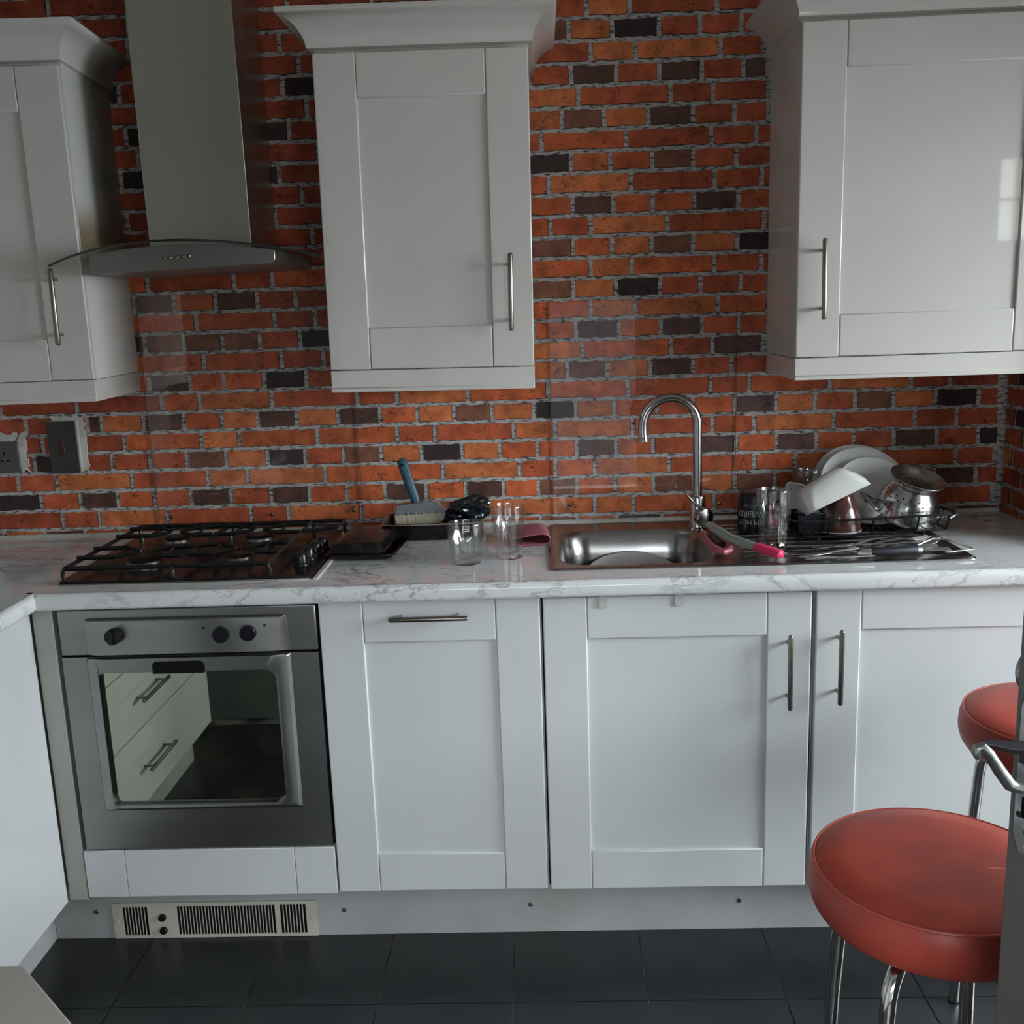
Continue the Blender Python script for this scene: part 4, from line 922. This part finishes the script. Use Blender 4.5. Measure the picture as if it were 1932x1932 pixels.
cprof = [(.086,0),(.0885,.001),(.0885,.003),(.083,.004),(.081,.010),(.079,.025),(.073,.045),(.062,.064),(.053,.074),(.050,.079),(.0515,.083),(.058,.090),(.066,.100),(.0685,.104),(.0675,.105),(.058,.098),(.050,.090),(.044,.086),(.040,.0845),(.036,.0855),(0,.086)]
MB().lathe(cprof, n=60).build('colander_bowl', COLST, co)
hs = MB()
def profr(z):
    for (r0, z0), (r1, z1) in zip(cprof[4:10], cprof[5:11]):
        if z0 <= z <= z1: return r0+(r1-r0)*(z-z0)/(z1-z0), math.atan2(r0-r1, z1-z0)
for j, z in enumerate((.018,.031,.043,.054,.063)):
    r, sl_ = profr(z); n = 20
    for k in range(n):
        a = 2*pi*(k+.5*(j%2))/n
        hs.M = Matrix.Rotation(a,4,'Z') @ Matrix.Translation((r+.0003,0,z)) @ Matrix.Rotation(pi/2-sl_,4,'Y'); hs.lathe([(.0019,0),(.0019,.0004),(0,.0004)], n=8)
hs.M = Matrix()
for rr_ in (.012,.022,.031):
    for k in range(int(rr_*500)):
        a = 2*pi*k/int(rr_*500); hs.M = Matrix.Translation((rr_*cos(a), rr_*sin(a), .0861)); hs.lathe([(.0017,0),(.0017,.0003),(0,.0003)], n=8)
ho = hs.build('drain_holes', BLACKGAP, co); ho['kind'] = 'stuff'
for s_ in (-1, 1):
    MB().tube([(s_*.080,-.028,.012),(s_*.100,-.030,.020),(s_*.118,-.020,.030),(s_*.120,.012,.032),(s_*.102,.026,.022),(s_*.080,.026,.012)], .0034, 8).build('handle', CHROME, co)
def flatplate(name, label, loc, rot, a, h=.010):
    t = thing(name, label, 'plate', loc, rot=rot)
    def q(d, z, r): return [(p[0],p[1],z) for p in rrect(-a+d,a-d,-a+d,a-d,r,4)]
    R_ = [q(.03,0,.01),q(.004,h*.8,.012),q(0,h,.014),q(.003,h+.002,.012),q(.032,.004,.01)]; n = len(R_[0]); fs = []
    for i in range(4):
        for k in range(n): fs.append((i*n+k, i*n+(k+1)%n, (i+1)*n+(k+1)%n, (i+1)*n+k))
    fs += [tuple(range(n)), tuple(range(4*n,5*n))]
    MB().add([p for r in R_ for p in r], fs).build('plate_body', CERAMIC, t); return t
flatplate('square_plate', 'white square plate lying under the colander, one corner poking out to the right', (.955,-.20,.931), (radians(-3),radians(5),radians(38)), .066)
dish('small_cup', 'small white cup lying in the rack between the brown pot and the colander', 'cup', (.826,-.225,.945), (radians(30),radians(25),radians(25)), [(0,0),(.013,0),(.016,.003),(.021,.030),(.022,.034),(.0205,.034),(.0195,.030),(.0145,.005),(0,.004)], n=30, part='cup_body')

# --- cutlery heap
CUT = mat('cutlery_steel', (.74,.73,.72,1), .28, 1)
def local(t, pts): return [(p[0]-t.location.x, p[1]-t.location.y, p[2]-t.location.z) for p in pts]
def spoon(label, a, b, w=.016, ln=.045, m=CUT, up=.006, hr=.0032, cat='spoon', grp='cutlery on the drainer'):
    # handle from a towards b; bowl at b
    t = thing('spoon', label, cat, a, group=grp); a, b = Vector(a), Vector(b); d = (b-a); L_ = d.length; d.normalize(); s_ = d.cross(Vector((0,0,1))).normalized(); u_ = s_.cross(d)
    o = a
    MB().tube([(a+d*t_*(L_-ln)+u_*(up*sin(pi*t_))-o)[:] for t_ in (0,.1,.35,.7,1)], [hr,hr*1.5,hr*1.1,hr*.8,hr*.8], 8, flat=.4).build('handle', m, t)
    rows_ = []
    for i in range(9):
        q = i/8; wd = w*sin(pi*(.04+.92*q))**.7; c = a+d*(L_-ln+ln*q)-u_*.0035*sin(pi*q)
        rows_.append([(c+s_*wd*(k/3)-u_*.004*sin(pi*q)*(1-(k/3)**2)-o)[:] for k in range(-3,4)])
    MB().grid(rows_).build('spoon_bowl', m, t, solid=.0012, sub=1); return t
def fork(label, a, b, m=CUT, w=.011, ln=.055, up=.006, grp='cutlery on the drainer'):
    t = thing('fork', label, 'fork', a, group=grp); a, b = Vector(a), Vector(b); d = (b-a); L_ = d.length; d.normalize(); s_ = d.cross(Vector((0,0,1))).normalized(); u_ = s_.cross(d); o = a
    MB().tube([(a+d*t_*(L_-ln)+u_*(up*sin(pi*t_))-o)[:] for t_ in (0,.1,.35,.7,1)], [.003,.0052,.004,.0026,.0028], 8, flat=.4).build('handle', m, t)
    rows_ = []
    for i in range(5):
        q = i/4*.4; c = a+d*(L_-ln+ln*q)-u_*.003*sin(pi*q); wd = w*(.3+.7*min(1,q/.25)); rows_.append([(c+s_*wd*k/2-o)[:] for k in range(-2,3)])
    b_ = MB().grid(rows_)
    for k in (-1,-.34,.34,1):
        pts = [a+d*(L_-ln+ln*q)+s_*w*k*.92-u_*.003*sin(pi*q) for q in (.36,.6,.8,1)]; b_.tube([(p-o)[:] for p in pts], [.0013,.0013,.0012,.0006], 6)
    b_.build('fork_head', m, t, solid=.0012); return t
def knife(label, a, b, w=.010, hl=.42, hm=CUT, hr=.0062, grp='cutlery on the drainer'):
    t = thing('knife', label, 'knife', a, group=grp); a, b = Vector(a), Vector(b); d = (b-a); L_ = d.length; d.normalize(); s_ = d.cross(Vector((0,0,1))).normalized(); o = a; u_ = s_.cross(d)
    MB().tube([(a+d*L_*q-o)[:] for q in (0,.03,hl*.5,hl)], [hr*.6,hr,hr*.9,hr*.7], 10, flat=.55).build('handle', hm, t)
    pts = [(hl,-.5),(hl+.03,-.9),(.9,-.9),(.97,-.6),(1,.2),(.97,.6),(hl+.03,.6),(hl,.5)]
    v = [(a+d*L_*q+s_*w*k+u_*e-o)[:] for e in (-.0006,.0006) for q, k in pts]; n = len(pts)
    MB().add(v, [tuple(range(n))[::-1], tuple(range(n,2*n))]+[(i,(i+1)%n,n+(i+1)%n,n+i) for i in range(n)]).build('blade', CUT, t); return t
z0 = ZD+.004
knife('broad steel table knife pointing left along the front of the drainer', (.735,-.470,z0+.009), (.588,-.512,z0+.002), .0085, .45)
knife('dark-handled knife with a white band lying behind the other cutlery', (.575,-.432,z0+.002), (.735,-.418,z0+.004), .007, .4, BLKPLAS)
knife('slim steel knife at the very front edge of the drainer', (.600,-.523,z0), (.760,-.516,z0+.002), .007, .45)
sv = thing('serving_spoon', 'serving spoon with thick black handle and steel collars at the front of the drainer', 'spoon', (.80,-.508,z0+.008))
MB().tube([(-.052,-.004,.001),(-.040,-.004,.001),(.052,.002,.002),(.058,.003,.002)], [.0085,.0105,.0105,.0085], 16).build('black_handle', mat('navy_black_grip', (.006,.008,.014,1), .55), sv)
MB().tube([(-.080,-.006,-.001),(-.070,-.0055,0),(-.050,-.004,.001)], [.003,.0065,.0095], 14).build('end_cap', CUT, sv)
MB().tube([(.056,.003,.002),(.066,.0035,.002)], [.0100,.0092], 16).build('collar', CUT, sv)
MB().tube([(.064,.0035,.002),(.10,.008,-.002),(.135,.012,-.003)], [.004,.003,.005], 10, flat=.5).build('neck', CUT, sv)
fork('steel fork lying over the black-handled serving spoon, tines to the right', (.722,-.470,z0+.014), (.905,-.440,z0+.026), up=.012)
fork('steel fork behind the black handle, tines to the right', (.735,-.437,z0+.008), (.915,-.470,z0+.010), up=.004)
fork('steel fork under the spoons at the right end of the drainer', (.790,-.455,z0+.003), (.935,-.492,z0+.008))
spoon('steel spoon at the right end of the drainer with its bowl raised', (.755,-.445,z0+.006), (.945,-.418,z0+.022), .017, .052)
spoon('second steel spoon, bowl beside the fork tines at the right end', (.770,-.462,z0+.005), (.928,-.445,z0+.018), .016, .050)
spoon('black plastic serving spoon leaning up against the front of the dish rack', (.770,-.430,z0+.004), (.905,-.352,z0+.028), .021, .075, BLKPLAS, hr=.0035)
spoon('small teaspoon among the knives on the drainer', (.650,-.440,z0+.001), (.775,-.455,z0+.004), .011, .034)
wh = thing('wire_server', 'pointed steel wire server at the right end of the drainer', 'utensil', (.93,-.47,z0+.004))
MB().tube([(-.06,.0,.008),(-.02,.018,.018),(.012,.014,.016),(.05,-.012,.004),(.060,-.022,.001),(.030,-.030,0),(-.01,-.034,-.002)], .0020, 8).build('wire_loop', CUT, wh)
bl = thing('spatula', 'black plastic slice with a pointed end at the right end of the drainer', 'utensil', (.90,-.505,z0+.001), rz=radians(-14))
MB().prism([(-.05,-.006),(.015,-.010),(.055,-.006),(.03,.012),(-.05,.008)], 'z', -.001, .0015).build('blade', BLKPLAS, bl, .0006)
MB().tube([(-.13,0,.004),(-.05,0,.001)], .004, 8).build('handle', BLKPLAS, bl)

# ------------------------------------------------------------------ bar stools
LEGANG = [radians(47)]
def stool(label, x, y, zt, sc, rz=0):
    t = thing('bar_stool', label, 'stool', (x,y,0), rz)
    R_ = .172*sc; h = .082
    b = MB(); b.lathe([(0,zt-h),(R_*.80,zt-h),(R_*.89,zt-h+.003),(R_*.955,zt-h+.010),(R_*1.0,zt-h+.022),(R_*1.025,zt-h+.036),(R_*1.032,zt-.034),(R_*1.022,zt-.014),(R_*.985,zt-.003)], n=72).build('seat_side', RED, t)
    b = MB(); b.lathe([(R_*.985,zt-.003),(R_*.975,zt-.001),(R_*.93,zt+.004),(R_*.7,zt+.010),(R_*.35,zt+.012),(0,zt+.0125)], n=72).build('seat_top', RED, t)
    MB().tube([(R_*.987*cos(i*2*pi/72),R_*.987*sin(i*2*pi/72),zt-.0015) for i in range(72)], .0026, 8, closed=True).build('piping', REDSEAM, t)
    for a in (0,1,2,3):
        an = LEGANG[0]+a*pi/2; c_, s_ = cos(an), sin(an); rho = .143; rb = .062; zb = zt-h-.012
        P2 = [(.015,zb)]+[(rho-rb+rb*sin(q), zb-rb+rb*cos(q)) for q in [pi/2*i/8 for i in range(9)]]+[(rho+.008,.42),(rho+.024,.004)]
        MB().tube([(p[0]*c_, p[0]*s_, p[1]) for p in P2], .0112, 14).build('leg', CHROME, t)
    MB().tube([((0+.158)*cos(i*2*pi/48),(.158)*sin(i*2*pi/48),.20) for i in range(48)], .009, 10, closed=True).build('foot_ring', CHROME, t)
    MB().lathe([(.075,zt-h-.012),(.075,zt-h),(0,zt-h)], n=30).build('swivel_plate', BLKMAT, t)
    return t
s1 = stool('nearest round red bar stool, its seat split, partly behind the door edge', .562, -1.444, .693, 1.0)
b = MB(); b.tube([(.045,-.025,.7045),(.062,-.030,.7046),(.078,-.032,.704),(.092,-.037,.7035),(.112,-.043,.7025)], [.0004,.0011,.0010,.0014,.0004], 6, flat=.4); o = b.build('split', mat('torn_edge', (.62,.36,.32,1), .6), s1); o['label'] = 'pale split in the vinyl'
stool('farther round red bar stool standing by the right base cabinet', .988, -.931, .70, 1.018)

# ------------------------------------------------------------------ open door at the right edge
an = radians(66); Ld = Vector((sin(an), cos(an), 0)); Ed = Vector((cos(an), -sin(an), 0))
dr = thing('open_door', 'grey painted door standing ajar at the right edge, seen edge-on', 'door', (.5165,-1.745,0)); 
Mx = Matrix((Ld, Ed, Vector((0,0,1)))).transposed().to_4x4()   # local x along the leaf, local y across its thickness towards the camera
def D(): b = MB(); b.M = Mx; return b
D().box(0,.762,0,.042,.008,1.985).build('leaf', PAINT, dr, .0015)
FP = mat('paint_flecked_steel', (.30,.31,.32,1), .4, .6, noise=(38,(.52,.53,.54,1),.48,.62), bump=(60,.3,.002))
b = D(); cy = .0215; fpw = .0125
pts = [(cy-fpw,.915),(cy-fpw,1.062),(cy-fpw*.5,1.074),(cy+fpw*.5,1.074),(cy+fpw,1.062),(cy+fpw,.915),(cy+.004,.894),(cy-.004,.894)]
b.prism(pts, 'x', -.0035, 0); fpo = b.build('latch_plate', FP, dr, .0008)
for y_, z_, r_ in ((cy-.002,1.042,.0036),(cy-.006,.938,.0036),(cy+.005,.921,.0036)):
    k = D(); k.M = Mx @ Matrix.Translation((-.0035,y_,z_)) @ Matrix.Rotation(-pi/2,4,'Y'); k.lathe([(r_,0),(r_*.9,.0008),(r_*.3,.0009),(0,.0004)], n=14).build('screw', mat('dark_screw', (.05,.05,.05,1), .4, .8), dr).parent = fpo
D().box(-.0042,-.003,cy-.003,cy+.003,.936,.960).build('key_slot', BLACKGAP, fpo)
D().box(-.010,-.003,cy-.006,cy+.006,1.000,1.018).build('latch_bolt', mat('latch_dark', (.06,.06,.065,1), .35, .8), fpo)
k = D(); k.M = Mx @ Matrix.Translation((.0265,0,1.092)) @ Matrix.Rotation(pi/2,4,'X'); k.lathe([(.026,0),(.026,.005),(.022,.009),(.012,.010),(0,.010)], n=32).build('rose', mat('grey_alloy', (.35,.35,.34,1), .35, .8), dr)
LEV = mat('lever_alloy', (.33,.33,.32,1), .34, .85, noise=(30,(.22,.22,.22,1),.5,.7))
# bent lever in front of the near face: its two arms reach past the latch edge and meet in a hooked end
def W(p): return (p[0]-.5165, p[1]+1.745, p[2])
DLEV = mat('lever_dark_alloy', (.055,.055,.06,1), .4, .6)
MB().tube([W((.575,-1.772,1.029)),W((.560,-1.800,1.030)),W((.508,-1.800,1.0325)),W((.4864,-1.80,1.0345)),W((.4662,-1.80,1.0385)),W((.4580,-1.80,1.0402))], [.010,.010,.0095,.008,.0055,.004], 4, flat=.9).build('lever_neck', DLEV, dr, .001)
MB().tube([W((.575,-1.772,.992)),W((.560,-1.808,.992)),W((.511,-1.808,.9922)),W((.4944,-1.808,.9928)),W((.485,-1.808,.9965)),W((.4743,-1.808,1.0119)),W((.4622,-1.808,1.0310)),W((.4543,-1.808,1.0392)),W((.4501,-1.808,1.0385)),W((.4495,-1.808,1.0320)),W((.4515,-1.808,1.0270))], [.0065,.0065,.0066,.0070,.0074,.0074,.0066,.0058,.0056,.0056,.004], 10, flat=.9).build('lever', LEV, dr)

# ------------------------------------------------------------------ table corner in the near left
tb = thing('side_table', 'pale beige tabletop with a cut-off corner in the lower left foreground', 'table', (-.95,-2.0,0))
BEI = mat('beige_laminate', (.40,.36,.325,1), .35, noise=(4,(.36,.32,.29,1),.4,.7))
c = [(-1.40,-2.04),(-.62,-2.04),(-.494,-1.85),(-.619,-1.7275),(-1.40,-1.7275)]
MB().prism([(p[0]+.95,p[1]+2.0) for p in c], 'z', .722, .75).build('table_top', BEI, tb, .003)
for x in (-1.36,-.68):
    for y in (-1.99,-1.77): MB().box(x-.018+.95,x+.018+.95,y-.018+2.0,y+.018+2.0,0,.722).build('leg', BEI, tb, .002)
